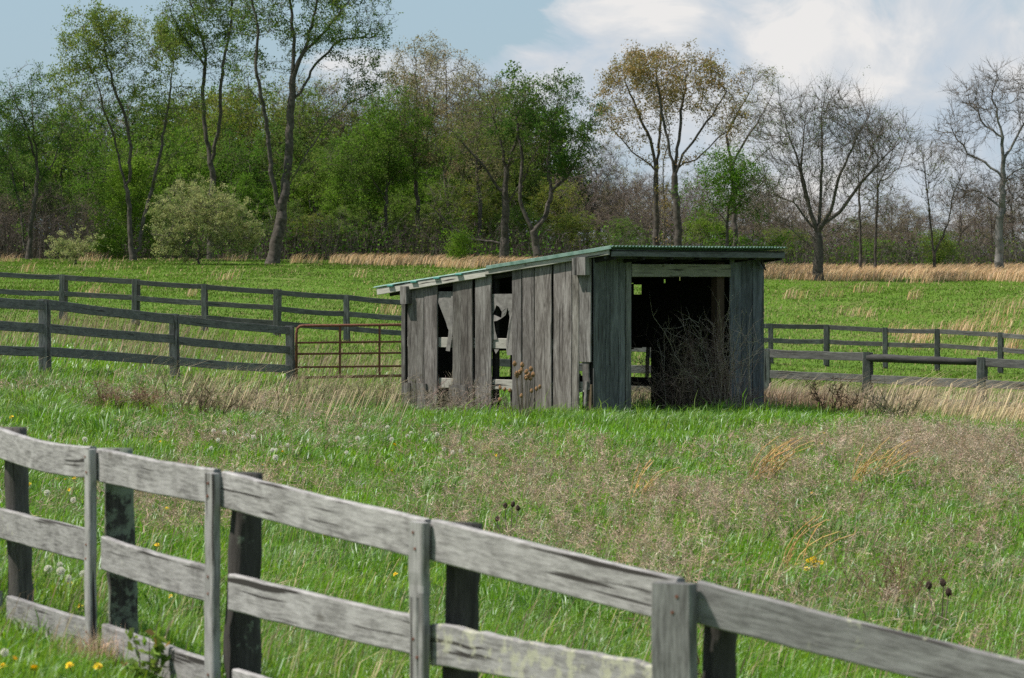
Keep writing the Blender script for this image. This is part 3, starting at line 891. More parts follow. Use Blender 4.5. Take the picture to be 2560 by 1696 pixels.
# rusty tube gate
gt = empty('tube_gate', (X(741, 67.8), 67.8, g(X(741, 67.8), 67.8))); tag(gt, 'rusty red tubular metal farm gate between fence and shed', 'gate'); o = gt.location.copy()
gl = lambda U, V: at(U, V, 67.8 + (U - 741) / 350 * .6) - o
fr = MB(); r_ = .027
fr.tube([gl(741, 950), gl(741, 835), gl(743, 822), gl(750, 816), gl(760, 815), gl(900, 813.5), gl(1075, 812)], r_, 8, 1.0)
fr.tube([gl(741, 945), gl(1075, 938)], r_, 8, .9)
fr.build('frame', M['rust'], gt, smooth=True)
for V in (857, 885, 918):
    B = MB(); B.tube([gl(743, V + .5), gl(1075, V - 3)], .0195, 8); B.build('bar', M['rust'], gt, smooth=True)
for U in (850, 949, 1050):
    B = MB(); B.board(gl(U, 945), gl(U, 813), XA, .042, .02, 1, n=2); B.build('upright', M['rust'], gt)

# ------------------------------------------------------------------ meadow plants
UPN = np.array([0, 0, 1.0])


def in_shed(x, y, pad=0.):
    dx, dy = x - SC.x, y - SC.y
    a = dx * E2.x + dy * E2.y; b = dx * E1.x + dy * E1.y
    return (a > -pad) & (a < SW + pad) & (b > -pad) & (b < SL + pad)


def scatter(n, y0, y1, lo=-.165, hi=.165, p=2):
    y = (R.uniform(y0 ** p, y1 ** p, n)) ** (1 / p)
    x = R.uniform(lo, hi, n) * y
    return x, y


def px_of(x, y, z):
    b = (z - EYE) / y
    V = CY - F * (math.sin(PITCH) + b * math.cos(PITCH)) / (math.cos(PITCH) - b * math.sin(PITCH))
    return CX + F * x / y, V


def brown_amount(x, y, z):
    """share of last year's brown weed stems over the meadow"""
    U, V = px_of(x, y, z)
    a = fbm(x * .55, y * .22, 21, 4) * 1.5 - .67
    for (u, v, ru, rv, k) in ((1500, 1260, 520, 75, .55), (2050, 1300, 420, 90, .5), (2440, 1160, 160, 90, .45), (2480, 1420, 150, 160, .4), (430, 1300, 190, 80, 1.0), (760, 1110, 220, 50, .6), (620, 1240, 140, 60, .5),
                              (380, 1000, 120, 60, .3), (1250, 1150, 160, 35, .2), (2230, 1120, 140, 40, .4), (1350, 1400, 200, 40, .3), (1650, 1480, 160, 60, .3), (2150, 1430, 200, 50, .25),
                              (1300, 1050, 420, 40, -.6), (1750, 1050, 380, 45, -.6), (2250, 1040, 350, 40, -.5), (1000, 1530, 500, 90, -.5), (1900, 1420, 160, 70, -.5), (250, 930, 330, 40, -.2), (100, 1450, 260, 150, -.5), (900, 1000, 200, 40, -.2)):
        a = a + k * np.exp(-((U - u) / ru) ** 2 - ((V - v) / rv) ** 2)
    return np.clip(a, 0, 1)


WIND = np.array([.93, .12, 0])


def lean_dirs(n, k=.6):
    th = R.uniform(0, 2 * np.pi, n)
    v = np.stack([np.cos(th), np.sin(th), np.zeros(n)], 1) * (1 - k) + WIND[None] * k
    return v / np.linalg.norm(v, axis=1, keepdims=True)


GREENS = np.array([(.125, .275, .010), (.155, .31, .012), (.19, .31, .016), (.10, .22, .014), (.14, .27, .03), (.18, .29, .06)])


def green_tint(x, y):
    n = len(x)
    q = fbm(x * .8, y * .35, 41, 3)
    i = np.clip(((q - .2) * 8 + R.normal(0, .9, n)), 0, 5.99).astype(int)
    return tints(GREENS[i], n, .16, .06)


gb = PB()
for (n, y0, y1, hm, wm) in ((190000, 14.6, 24, .115, .0062), (180000, 24, 38, .12, .0085), (170000, 38, 60, .13, .012), (70000, 60, 80, .14, .022)):
    x, y = scatter(n, y0, y1)
    # and a strip of the same meadow on either side of the view
    ys_ = R.uniform(y0, y1, n // 6); x = np.concatenate([x, (.165 * ys_ + R.uniform(0, 5, len(ys_))) * R.choice([-1, 1], len(ys_))]); y = np.concatenate([y, ys_]); n = len(x)
    z = G(x, y)
    br = brown_amount(x, y, z)
    clump = fbm(x * 1.6, y * .8, 61, 3)
    U, V = px_of(x, y, z)
    near_shed = np.exp(-((V - 1035) / 45) ** 2) * (U > 1120)
    keep = (R.uniform(0, 1, n) > br * .72) & ~in_shed(x, y, .05)
    keep &= R.uniform(0, 1, n) < np.clip(.35 + 1.3 * (clump - .2), .25, 1)
    x, y, z, br, clump, near_shed = [q[keep] for q in (x, y, z, br, clump, near_shed)]; n = len(x)
    h = hm * np.exp(R.normal(0, .3, n)) * (.55 + 1.1 * clump) * (1 + .35 * near_shed) * (1 - .25 * br)
    gb.blades(np.stack([x, y, z - .01], 1), h, wm * R.uniform(.6, 1.25, n), lean_dirs(n, .45), R.uniform(.25, 1.1, n), green_tint(x, y))
# broad tussocks, their glints put into the colour as scattered lighter blades
tp = []
for (U, V, k) in ((1060, 1255, 1.5), (1080, 1290, 1.2), (2060, 1360, 1.7), (2090, 1370, 1.3), (1300, 1085, 1.2), (1500, 1075, 1.2), (1640, 1075, 1.3), (1720, 1090, 1.3), (1800, 1070, 1.1), (1850, 1150, 1.2), (2010, 1070, 1.2), (880, 1400, 1.2), (960, 1430, 1.2), (1360, 1540, 1.4), (1450, 1560, 1.5), (1250, 1540, 1.2),
                  (100, 985, 1.6), (60, 1000, 1.4), (280, 1010, 1.2), (560, 960, 1.5), (420, 1040, 1.2), (640, 1010, 1.2), (1400, 1430, 1.0), (2150, 1500, 1.2), (2350, 1080, 1.2), (1930, 1110, 1.1), (2240, 1210, 1.2), (1130, 1030, 1.3), (470, 1570, 1.3), (180, 1530, 1.2)):
    q = on_ground(U, V); tp.append((q.x, q.y, k))
for i in range(460):
    x, y = scatter(1, 17, 50); tp.append((x[0], y[0], R.uniform(.35, .95)))
for i in range(110):
    yy = R.uniform(41, 60); tp.append((X(R.uniform(-80, 1000), yy), yy, R.uniform(.9, 1.9)))
for i in range(40):
    yy = R.uniform(49, 53.5); tp.append((X(R.uniform(1080, 2000), yy), yy, R.uniform(.6, 1.1)))
for (x0, y0, k) in tp:
    n = int(150 * k); x = x0 + R.normal(0, .13 * k, n); y = y0 + R.normal(0, .16 * k, n)
    ok = ~in_shed(x, y, .03); x = x[ok]; y = y[ok]; n = len(x)
    if n == 0: continue
    out_ = np.stack([x - x0, y - y0, np.zeros(n)], 1) * 4 + lean_dirs(n, .5) * .5
    out_ /= np.linalg.norm(out_, axis=1, keepdims=True)
    c = R.choice(len(GREENS), p=(.25, .25, .05, .25, .1, .1))
    gb.blades(np.stack([x, y, G(x, y) - .01], 1), R.uniform(.13, .30, n) * k ** .4, R.uniform(.007, .015, n) * (1 if y0 < 34 else 1.35), out_, R.uniform(.35, 1.15, n), tints(np.where((R.uniform(0, 1, n) < .22)[:, None], np.array([[.20, .32, .08]]), (GREENS[c] * .82)[None]), n, .2, .06))
# the mown hill beyond the fences
x, y = scatter(370000, 76, 196, -.19, .19, p=1.35); z = G(x, y); n = len(x)
h = R.uniform(.04, .11, n) * (.6 + .8 * fbm(x * .3, y * .12, 33)); tn = tints(np.where((fbm(x * .12, y * .06, 77) > .52)[:, None], np.array([[.092, .160, .020]]), np.array([[.072, .130, .017]])) * np.exp((fbm(x * .5, y * .2, 88, 4) - .5) * 1.1)[:, None], n, .10, .05)
dead = R.uniform(0, 1, n) < .035 + .4 * np.clip(fbm(x * .25, y * .1, 123, 3) - .5, 0, 1); tn[dead] = tints((.33, .25, .14), int(dead.sum()), .2, .05)
gb.blades(np.stack([x, y, z - .01], 1), h * np.where(dead, 1.7, 1), R.uniform(.012, .026, n) * (y / 110), lean_dirs(n, .5), R.uniform(.4, 1.0, n), tn, 1)
# low broad leaves (clover, plantain, dandelion) between the blades
x, y = scatter(90000, 15, 52); k = (R.uniform(0, 1, len(x)) < np.clip(1.6 * fbm(x * .9, y * .5, 71, 3) - .35, .05, 1)) & ~in_shed(x, y, .02); x = x[k]; y = y[k]; n = len(x); z = G(x, y)
gb.kites(np.stack([x, y, z + R.uniform(.01, .09, n)], 1), R.uniform(.025, .065, n), tints(GREENS[R.integers(0, 5, n)] * .95, n, .2, .07), up=(0, 0, 1.6))
tag(link('grass', gb.mesh('grass', [M['grass'], M['dry']])), 'lush green meadow grass around the shed and up the hill', 'grass', kind='stuff')

# brown seed-head haze of last year's weeds
wb = PB()
x, y = scatter(26000, 15, 58); ys_ = R.uniform(15, 58, 7000); x = np.concatenate([x, (.165 * ys_ + R.uniform(0, 5, 7000)) * R.choice([-1, 1], 7000)]); y = np.concatenate([y, ys_]); z = G(x, y); br = brown_amount(x, y, z)
keep = (R.uniform(0, 1, len(x)) < br * 1.15) & ~in_shed(x, y, .1); x, y, z, br = x[keep], y[keep], z[keep], br[keep]; n = len(x)
h = R.uniform(.14, .32, n) * (.8 + .3 * br); ld = lean_dirs(n, .35)
b0 = np.stack([x, y, z], 1); top = b0 + UPN * h[:, None] + ld * (h * .25)[:, None]
BR = np.array([(.36, .26, .185), (.45, .335, .25), (.29, .205, .135), (.52, .41, .31)])
tn = tints(BR[R.integers(0, 4, n)], n, .16, .05)
wb.spikes(b0, top, np.full(n, .006), tn * .8)
for k in range(13):
    q = R.uniform(.35, 1, n)[:, None]; a = b0 + (top - b0) * q
    d = R.normal(size=(n, 3)) * np.array([1, 1, .5]); d[:, 2] += .55; d /= np.linalg.norm(d, axis=1, keepdims=True)
    e = a + d * (R.uniform(.05, .15, n) * (1.25 - q[:, 0] * .5))[:, None]
    wb.spikes(a, e, R.uniform(.0035, .0065, n) * (y / 30) ** .4, tn)
    wb.kites(e, R.uniform(.008, .017, n) * (y / 28) ** .5, tn * R.uniform(.9, 1.25, (n, 1)))
tag(link('dry_weeds', wb.mesh('dry_weeds', [M['dry']])), 'pinkish brown haze of dead weed seed heads through the meadow', 'dry weeds', kind='stuff')

# tall pale straw
sb_ = PB()


def straw(n, U0, U1, y0, y1, h0, h1, wd, cols, lean=(.5, 1.0), windk=.8, dens=None):
    y = R.uniform(y0, y1, n); x = X(R.uniform(U0, U1, n), y)
    if dens is not None:
        k = fbm(x * dens, y * dens * .5, 91, 3) > R.uniform(.35, .6, n); x = x[k]; y = y[k]
    k = ~in_shed(x, y, .06); x = x[k]; y = y[k]; n = len(x)
    c = np.array(cols)[R.integers(0, len(cols), n)]
    sb_.blades(np.stack([x, y, G(x, y) - .02], 1), R.uniform(h0, h1, n), R.uniform(.7, 1.3, n) * wd, lean_dirs(n, windk), R.uniform(*lean, n), tints(c, n, .18, .05))


ST = [(.33, .26, .165), (.27, .205, .14), (.40, .33, .22), (.22, .155, .11), (.16, .19, .06)]
straw(170, 2180, 2600, 57, 60.5, .75, 1.2, .013, [(.52, .42, .27), (.45, .36, .23)], (.45, 1.0), .88)
straw(60, 2050, 2300, 57, 62, .7, 1.15, .012, [(.48, .38, .24)], (.4, .9), .85)
straw(260, 430, 1000, 46, 57, .6, .95, .010, [(.44, .36, .23), (.34, .27, .17)], (.5, 1.1), .85)
straw(700, 1905, 2330, 57, 62, .45, .95, .007, [(.42, .33, .24), (.34, .25, .18), (.46, .38, .28)], (.35, .9), .7)
straw(380, 2230, 2600, 57.5, 61, .55, 1.1, .009, [(.50, .40, .27), (.44, .34, .22)], (.5, 1.05), .85)
SB = [(.30, .225, .155), (.24, .18, .12), (.19, .18, .075), (.34, .27, .19)]
straw(2600, 1890, 2580, 58, 66.5, .22, .5, .010, ST, (.35, .9), .72)
straw(420, 1900, 2600, 60, 66, .6, 1.1, .010, ST[:3], (.4, .95), .85, .45)
straw(420, 2230, 2560, 56, 60, .35, .7, .012, [(.48, .38, .23), (.42, .33, .19)], (.5, 1.15), .8)
straw(260, 2420, 2620, 55, 58, .35, .65, .012, [(.48, .38, .23), (.42, .33, .19)], (.6, 1.3), .8)
straw(2600, 1900, 2150, 56.5, 60, .3, .6, .008, [(.30, .21, .14), (.36, .27, .18), (.25, .16, .10)], (.2, .7), .4)
straw(1000, -100, 1020, 50, 66, .35, .75, .008, ST, (.4, 1.0), .7, .35)
straw(900, 440, 800, 48, 56, .4, .8, .007, [(.40, .33, .2), (.3, .24, .15)], (.7, 1.2), .85, .5)
straw(5200, -100, 1060, 68, 97, .3, .7, .012, SB, (.4, 1.1), .6, .28)
straw(5200, 1900, 2620, 67, 92, .25, .55, .012, SB, (.3, 1.0), .5, .25)
straw(420, 1905, 2160, 57, 60, .4, .8, .009, ST, (.3, .9), .6)
straw(3200, -60, 2620, 16, 50, .10, .26, .005, ST, (.8, 1.4), .4, .5)
straw(1500, 1560, 1700, 58, 66, .3, .6, .008, ST, (.3, .9), .6)
straw(1000, 720, 1020, 52, 66, .4, .75, .007, ST, (.4, 1.0), .55, .5)
straw(5500, -60, 2620, 17, 50, .25, .5, .0045, ST, (.3, 1.1), .6, .4)
straw(320, 0, 2600, 16.5, 26, .3, .55, .004, [(.42, .36, .2), (.5, .42, .22)], (.5, 1.3), .6)
straw(60, 560, 1000, 16, 18.5, .3, .6, .005, [(.42, .36, .2), (.3, .3, .14)], (.3, 1.2), .6)
tag(link('straw_grass', sb_.mesh('straw_grass', [M['dry']])), 'tall bleached straw grass leaning in the wind along the fences', 'dry grass', kind='stuff')

# orange broom sedge along the wood's edge and in tufts over the hill
ob = PB(); OR = np.array([(.50, .33, .18), (.56, .39, .23), (.44, .28, .14), (.60, .44, .28)])


def sedge(x, y, h0, h1, wd):
    n = len(x)
    ob.blades(np.stack([x, y, G(x, y) - .02], 1), R.uniform(h0, h1, n), wd * R.uniform(.6, 1.3, n), lean_dirs(n, .72), R.uniform(.35, .95, n), tints(OR[R.integers(0, 4, n)], n, .17, .05))


n = 60000
y = R.uniform(166, 191, n); U = R.uniform(820, 2700, n); x = X(U, y)
lim = np.interp(U, [820, 1000, 1300, 1700, 1930, 2200, 2450, 2700], [190, 186, 184, 183, 181, 179, 175, 173])
edge = (fbm(x * .35, y * .2, 55, 3) - .5) * 22 + R.normal(0, 1.6, n)
k = y > lim + edge; sedge(x[k], y[k], .38, .8, .026)
for (cnt, U0, U1, y0, y1, sz) in ((10, -60, 860, 184, 190, .7), (16, 1890, 2620, 128, 165, .7), (9, 0, 1000, 112, 178, .5), (5, 860, 1900, 120, 170, .6), (15, 2200, 2620, 124, 146, .8)):
    for i in range(cnt):
        yc = R.uniform(y0, y1); xc = X(R.uniform(U0, U1), yc); m_ = int(R.uniform(20, 80) * sz); sp_ = R.uniform(.25, .8) * sz
        sedge(xc + R.normal(0, sp_, m_), yc + R.normal(0, sp_ * .8, m_), .35, .8, .020)
tag(link('broom_sedge', ob.mesh('broom_sedge', [M['dry']])), 'orange brown broom sedge in a band below the trees', 'dry grass', kind='stuff')

# golden sedge clumps standing in the meadow: one thing each
for (U, V, hh, cnt, lab) in ((1585, 1262, .62, 8, 'thin golden grass clump, single stem bent over above the brown weeds'), (1885, 1218, .62, 17, 'upright golden grass clump before the doorway, taller of its pair'), (1925, 1214, .56, 15, 'golden grass clump arching to one side beside an upright clump'),
                             (2138, 1222, .60, 14, 'upright orange grass clump below the dock stalks, beside an arching clump'), (2205, 1218, .56, 13, 'arching orange grass clump, rightmost of the four in the meadow'), (1975, 1440, .5, 8, 'sparse reddish grass stalks beside the yellow mustard flowers')):
    q = on_ground(U, V); t = empty('golden_grass_clump', q); tag(t, lab, 'grass clump', 'golden grass clumps in the meadow')
    B = PB(); n = cnt
    b0 = np.stack([R.normal(0, .045, n), R.normal(0, .045, n), np.full(n, -.02)], 1)
    hs = hh * R.uniform(.35, 1.05, n); ln = lean_dirs(n, .8); tn = tints((.56, .37, .15), n, .15, .05)
    prev = b0; side = R.uniform(.1, .95, n)
    for j in range(1, 6):
        q_ = j / 5; nx_ = b0 + UPN * (hs * (q_ - .25 * side * q_ ** 3))[:, None] + ln * (hs * side * q_ ** 2)[:, None]
        B.tubes(prev, nx_, np.full(n, .0046), np.full(n, .004), 3, tn)
        for kk in range(2):
            d = R.normal(0, .5, (n, 3)) + np.array([.6, 0, .7]); d /= np.linalg.norm(d, axis=1, keepdims=True)
            B.spikes(nx_, nx_ + d * R.uniform(.03, .08, n)[:, None], np.full(n, .009), tn * 1.1)
        prev = nx_
    link('stalks', B.mesh('stalks', [M['dry']]), t)


def sphere_pts(n, rng=R):
    v = rng.normal(size=(n, 3)); return v / np.linalg.norm(v, axis=1, keepdims=True)


# dandelions in flower, and gone to seed
def dandelion(kind):
    B = PB()
    n = 1; tn = np.array([[.12, .2, .05]])
    B.tubes(np.array([[0, 0, -.17]]), np.array([[.004, 0, 0.]]), np.array([.003]), np.array([.0026]), 5, tn, 1)
    if kind == 'flower':
        for ring, (cnt, r_, zz) in enumerate(((20, .022, .002), (16, .016, .008), (10, .010, .012))):
            a = np.arange(cnt) * 2 * np.pi / cnt + ring * .3
            d = np.stack([np.cos(a), np.sin(a), np.full(cnt, .18 + .35 * ring)], 1); s_ = np.stack([-np.sin(a), np.cos(a), 0 * a], 1) * .0035
            c0 = np.zeros((cnt, 3)); c0[:, 2] = zz
            B.add(np.stack([c0, c0 + d * r_ * .7 - s_, c0 + d * r_, c0 + d * r_ * .7 + s_], 1), [(0, 1, 2, 3)], np.ones((cnt, 3)), 0)
        return B.mesh('dandelion', [M['yellow'], M['grass']])
    v = sphere_pts(260) * .021; v[:, 2] += .014
    c = np.repeat(np.array([[0, 0, .014]]), 260, 0)
    B.spikes(c, v, np.full(260, .0014), np.full((260, 3), .6))
    B.kites(v, np.full(260, .0085), np.repeat(np.array([[.80, .77, .66]]), 260, 0))
    return B.mesh('dandelion_clock', [M['fluff'], M['grass']])


mf, mc = dandelion('flower'), dandelion('clock')
FL = [(100, 1530), (175, 1672, ), (245, 1677), (85, 1680), (32, 1662), (8, 1676), (175, 1462), (200, 1520), (428, 1498), (185, 1200), (165, 1203), (140, 1202), (213, 1200), (75, 1213), (63, 1212), (170, 1228), (400, 1108), (392, 1368), (655, 1166), (706, 1133), (417, 1279), (655, 1166), (780, 1068), (905, 1075), (980, 1075), (1170, 1222), (980, 1180), (961, 1181), (1245, 1106), (1238, 1141), (812, 1343), (845, 1340), (990, 1440), (1330, 1135), (2055, 1112), (2060, 1086), (2373, 1120), (2390, 1113), (2535, 1110), (2505, 1125), (2440, 1006), (1815, 1140), (2030, 1235), (985, 1116), (898, 1085), (840, 970), (30, 1045), (275, 853), (690, 1068), (360, 1205)]
CL = [(150, 1420), (118, 1435), (155, 1440), (168, 1452), (207, 1440), (120, 1240), (185, 1257), (430, 1245), (8, 1642), (213, 1103), (125, 1097), (535, 1085), (560, 1086), (546, 1104), (603, 1100), (622, 1094), (635, 1098), (620, 1092), (527, 1126), (680, 1130), (690, 1132), (868, 1136), (908, 1068), (917, 1073), (975, 1095), (980, 1103), (1018, 1096), (1030, 1088), (1063, 1104), (840, 1098), (720, 1117), (634, 1100), (895, 1102), (968, 1074), (1132, 1137), (1152, 1132), (690, 1150), (1110, 1127), (1090, 1090), (300, 1010)]
for lst, me, nm, lab, grp, h_ in ((FL, mf, 'dandelion', 'small yellow dandelion in flower low in the grass', 'yellow dandelions in the meadow', .10), (CL, mc, 'dandelion_clock', 'round white dandelion seed head above the grass', 'white dandelion clocks in the meadow', .14)):
    seen = set()
    for U, V in lst:
        if (U, V) in seen: continue
        seen.add((U, V))
        q = on_ground(U, V, h_); o_ = link(nm, me); o_.location = (q.x, q.y, q.z + h_); k = rnd.uniform(.8, 1.15) * (1 + max(0, q.y - 22) * .012); o_.scale = (k, k, k)
        o_.rotation_euler = (rnd.uniform(-.5, .1) - .25, rnd.uniform(-.3, .3), rnd.uniform(0, 6))
        tag(o_, lab, 'dandelion', grp)

# yellow mustard
q = on_ground(2035, 1470); t = empty('mustard_plant', q); tag(t, 'yellow mustard plant with clustered flower heads rising from green grass', 'wildflower')
heads = [at(U, V, q.y) - q for U, V in ((2022, 1402), (2033, 1396), (2036, 1404), (2052, 1406), (2036, 1416), (2017, 1422), (2035, 1440))]
B = MB()
for h_ in heads: B.tube([Vector((0, 0, -.02)), Vector((h_.x * .35, h_.y, h_.z * .6)), h_], [.004, .003, .002], 5)
B.build('stem', simple('green_stem', (.05, .12, .02), (.09, .17, .03)), t)
for h_ in heads:
    B = PB(); n = 46; c = sphere_pts(n) * np.array([.02, .02, .012]) + np.array(h_); B.kites(c, R.uniform(.010, .016, n), np.ones((n, 3)), up=(0, 0, 1.2)); link('flower_head', B.mesh('flower_head', [M['yellow']]), t)


# teasels
def teasel(name, V0, heads, y, lab, material, size):
    c = Vector((sum(X(u, y) for u, v in heads) / len(heads), y, 0)); c.z = g(c.x, c.y)
    t = empty('dry_teasel', c); tag(t, lab, 'teasel', None)
    S = MB()
    for u, v in heads:
        p = at(u, v, y + rnd.uniform(-.12, .12)) - c
        S.tube([Vector((p.x * .3, p.y * .3, -.02)), Vector((p.x * .75, p.y * .7, p.z * .55)), p], [.006, .005, .0035], 5)
        H = MB(); ax_ = Vector((rnd.uniform(-.25, .25), rnd.uniform(-.2, .2), 1)).normalized()
        H.tube([p + ax_ * (q_ * size) for q_ in (-.1, .1, .35, .65, .9, 1.0)], [size * k for k in (.12, .34, .42, .36, .2, .05)], 10, rough=.12)
        ho = H.build('seed_head', material, t)
        sp = PB(); nn = 26; b0 = np.repeat(np.array([p]), nn, 0); d = sphere_pts(nn) * np.array([1, 1, .6]); d[:, 2] += .5
        sp.spikes(b0, b0 + d * size * R.uniform(.4, .9, nn)[:, None], np.full(nn, .004), tints((.2, .14, .07), nn)); link('bract', sp.mesh('bract', [M['dry']]), ho)
    S.build('stem', M['deadstem'], t)


teasel('t', 0, [(1287, 915), (1306, 918), (1303, 930), (1315, 935), (1291, 940), (1299, 937), (1328, 928), (1333, 942), (1320, 944), (1316, 950), (1326, 951), (1293, 945)], 52.2, 'tan teasel cluster with many heads against the grey shed boards', M['teasel'], .075)
teasel('t', 0, [(1349, 972), (1341, 977), (1329, 982), (1303, 994), (1274, 981), (1261, 978), (1251, 974), (1250, 1004)], 51.6, 'low brown teasel spreading below the taller teasel cluster', M['teasel'], .06)
teasel('t', 0, [(1263, 1270), (1281, 1267), (1296, 1276), (1242, 1303)], 29.2, 'dark teasel heads in brown weeds above the pale fence', M['teasel_dark'], .045)
teasel('t', 0, [(2323, 1472), (2359, 1465), (2371, 1489)], 22.4, 'three dark teasel heads near the right edge of the meadow', M['teasel_dark'], .05)


def dead_brush(name, base, stems, lab, cat, twigs=5, wd=.007, col=(.20, .155, .12), lean=(.0, 0, 1), h=(.5, 1.0), spread=(.4, .2), straight=.6, rad=.006, rep=3):
    """leafless branching brush: stems (part) and twigs (part)"""
    t = empty(name, base); tag(t, lab, cat)
    S = PB(); T = PB(); n = stems
    b0 = np.stack([R.normal(0, spread[0], n), R.normal(0, spread[1], n), np.full(n, -.04)], 1)
    b0[:, 2] += G(base[0] + b0[:, 0], base[1] + b0[:, 1]) - base[2]
    d = R.normal(0, 1 - straight, (n, 3)) + np.array(lean); d /= np.linalg.norm(d, axis=1, keepdims=True)
    hs = R.uniform(*h, n); p = b0; tn = tints(col, n, .2, .05); bend = R.normal(0, .18, (n, 3))
    for j in range(7):
        dd = d + bend * j * .35 + R.normal(0, .07, (n, 3)); dd /= np.linalg.norm(dd, axis=1, keepdims=True)
        q_ = p + dd * (hs / 7)[:, None]; r0 = rad * (1 - j / 8); S.tubes(p, q_, np.full(n, r0), np.full(n, r0 * .88), 4, tn)
        if j > 1:
            for k in range(rep):
                e = dd * .6 + R.normal(0, .6, (n, 3)); e /= np.linalg.norm(e, axis=1, keepdims=True); ln = R.uniform(.08, .3, n) * h[1]
                m1 = q_ + e * (ln * .5)[:, None]; m2 = m1 + (e + R.normal(0, .35, (n, 3))) * (ln * .5)[:, None]
                T.tubes(q_, m1, np.full(n, wd * .4), np.full(n, wd * .35), 3, tn); T.spikes(m1, m2, np.full(n, wd * .7), tn)
        p = q_
    link('stems', S.mesh('stems', [M['dry']]), t); link('twigs', T.mesh('twigs', [M['dry']]), t)
    return t


q = SC + E2 * 2.45 + E1 * .12; q.z = 0
dead_brush('bare_bramble', q, 115, 'bare brown brushwood heap filling the shed doorway', 'brush', h=(.3, 1.5), spread=(.38, .3), lean=(.02, 0, 1), col=(.20, .155, .12), straight=.72, rad=.006)
q = SC + E2 * 2.8 - E1 * .12; q.z = 0
dead_brush('bare_bramble', q, 34, 'tall pale bare sapling stems rising highest in the doorway', 'brush', h=(1.1, 1.85), spread=(.36, .12), lean=(-.10, 0, 1), col=(.42, .35, .28), straight=.75, rad=.008, rep=2)
q = SC + E2 * 2.9 - E1 * .35; q.z = 0
dead_brush('bare_bramble', q, 36, 'low tangled pale brambles at the foot of the right door boards', 'brush', h=(.25, .6), spread=(.36, .12), lean=(.1, 0, .5), col=(.42, .36, .29), straight=.4)
q = SC + E1 * 2.35 - E2 * .35; q.z = g(q.x, q.y)
dead_brush('dead_weed_clump', q, 120, 'tangle of grey dead weeds against the broken side wall', 'weeds', h=(.3, .72), spread=(.42, .25), lean=(.35, 0, .8), col=(.34, .275, .22), straight=.5, rad=.0045)
q = at(2092, 1000, 55.5); q.z = g(q.x, q.y)
dead_brush('dock_plant', q, 13, 'reddish brown dead dock stalks right of the shed', 'weeds', h=(.35, .75), spread=(.12, .1), col=(.27, .16, .105), straight=.8, wd=.012, rad=.005, rep=5)
q = at(2235, 1010, 55.5); q.z = g(q.x, q.y)
dead_brush('grey_weed_clump', q, 40, 'dark olive twiggy weed below the fence, right of the dock', 'weeds', h=(.3, .72), spread=(.22, .12), col=(.10, .10, .06), straight=.7)
q = at(500, 1000, 46.5); q.z = g(q.x, q.y)
dead_brush('grey_weed_clump', q, 40, 'dark brown dead stalks fanning out in the grass before the gate fence', 'weeds', h=(.35, .75), spread=(.3, .2), lean=(.3, 0, 1), col=(.13, .10, .065), straight=.7)
q = at(860, 960, 53); q.z = g(q.x, q.y)
dead_brush('grey_weed_clump', q, 60, 'olive grey tangle of weeds in front of the rusty gate', 'weeds', h=(.4, .75), spread=(.55, .4), lean=(.2, 0, 1), col=(.17, .155, .09), straight=.55)
for (U, V, lab) in ((300, 965, 'round rusty brown dead weed head, middle one of three'), (360, 958, 'round rusty brown dead weed head, largest of three'), (255, 958, 'round rusty brown dead weed head, smallest of three')):
    y_ = 47.5; q = at(U, V + 30, y_); q.z = g(q.x, q.y)
    dead_brush('brown_weed_head', q, 26, lab, 'weeds', h=(.25, .48), spread=(.1, .1), col=(.24, .15, .10), straight=.45, rep=5)
q = on_ground(2250, 1540, 0); dead_brush('brown_weed_head', q, 26, 'reddish twiggy weed fanning out near the three dark teasels', 'weeds', h=(.3, .52), spread=(.08, .08), lean=(-.1, 0, 1), col=(.22, .135, .09), straight=.62, wd=.004, rad=.003, rep=4)
q = on_ground(1830, 1640, 0); q = at(1822, 1675, 16.0); q.z = g(q.x, q.y)
dead_brush('dock_plant', q, 8, 'dark red dock stalk behind the pale fence rail', 'weeds', h=(.3, .5), spread=(.04, .03), col=(.12, .035, .02), straight=.85, wd=.010, rad=.004, rep=6)

# young leafy plant and straw tuft at the foot of the near fence
q = at(362, 1705, 15.9); q.z = g(q.x, q.y); t = empty('young_plant', q); tag(t, 'young leafy plant with reddish shoots in front of the lowest fence rail', 'plant')
S = MB(); lf = PB()
for i in range(9):
    top_ = Vector((rnd.uniform(-.10, .12), rnd.uniform(-.06, .06), rnd.uniform(.10, .34)))
    S.tube([Vector((rnd.uniform(-.02, .02), 0, -.05)), top_ * .55 + Vector((.01, 0, .02)), top_], [.004, .003, .0018], 5, (1, 1, 1))
    n = 16; qq = R.uniform(.35, 1.05, n)[:, None]; c = np.array(top_)[None] * qq + R.normal(0, .016, (n, 3))
    lf.kites(c, R.uniform(.035, .065, n), tints(np.where((qq > 1.0), np.array([[.26, .16, .04]]), np.array([[.20, .30, .04]])), n, .15, .06), up=(-.5, -.5, .7))
S.build('stem', M['deadstem'], t); link('foliage', lf.mesh('foliage', [M['grass']]), t)
q = at(240, 1700, 16.75); q.z = g(q.x, q.y); t = empty('straw_tuft', q); tag(t, 'bleached straw tuft wrapped round the foot of a fence batten', 'dry grass')
B = PB(); n = 420; b0 = np.stack([R.normal(0, .07, n), R.normal(-.10, .05, n), np.full(n, -.02)], 1)
ln = np.stack([R.normal(.05, .5, n), R.normal(-.3, .4, n), np.zeros(n)], 1)
B.blades(b0, R.uniform(.08, .30, n), R.uniform(.003, .005, n), ln, R.uniform(.1, .9, n), tints((.62, .45, .32), n, .15, .05))
link('stalks', B.mesh('stalks', [M['dry']]), t)

# ------------------------------------------------------------------ trees (grown towards light points that fill each crown)


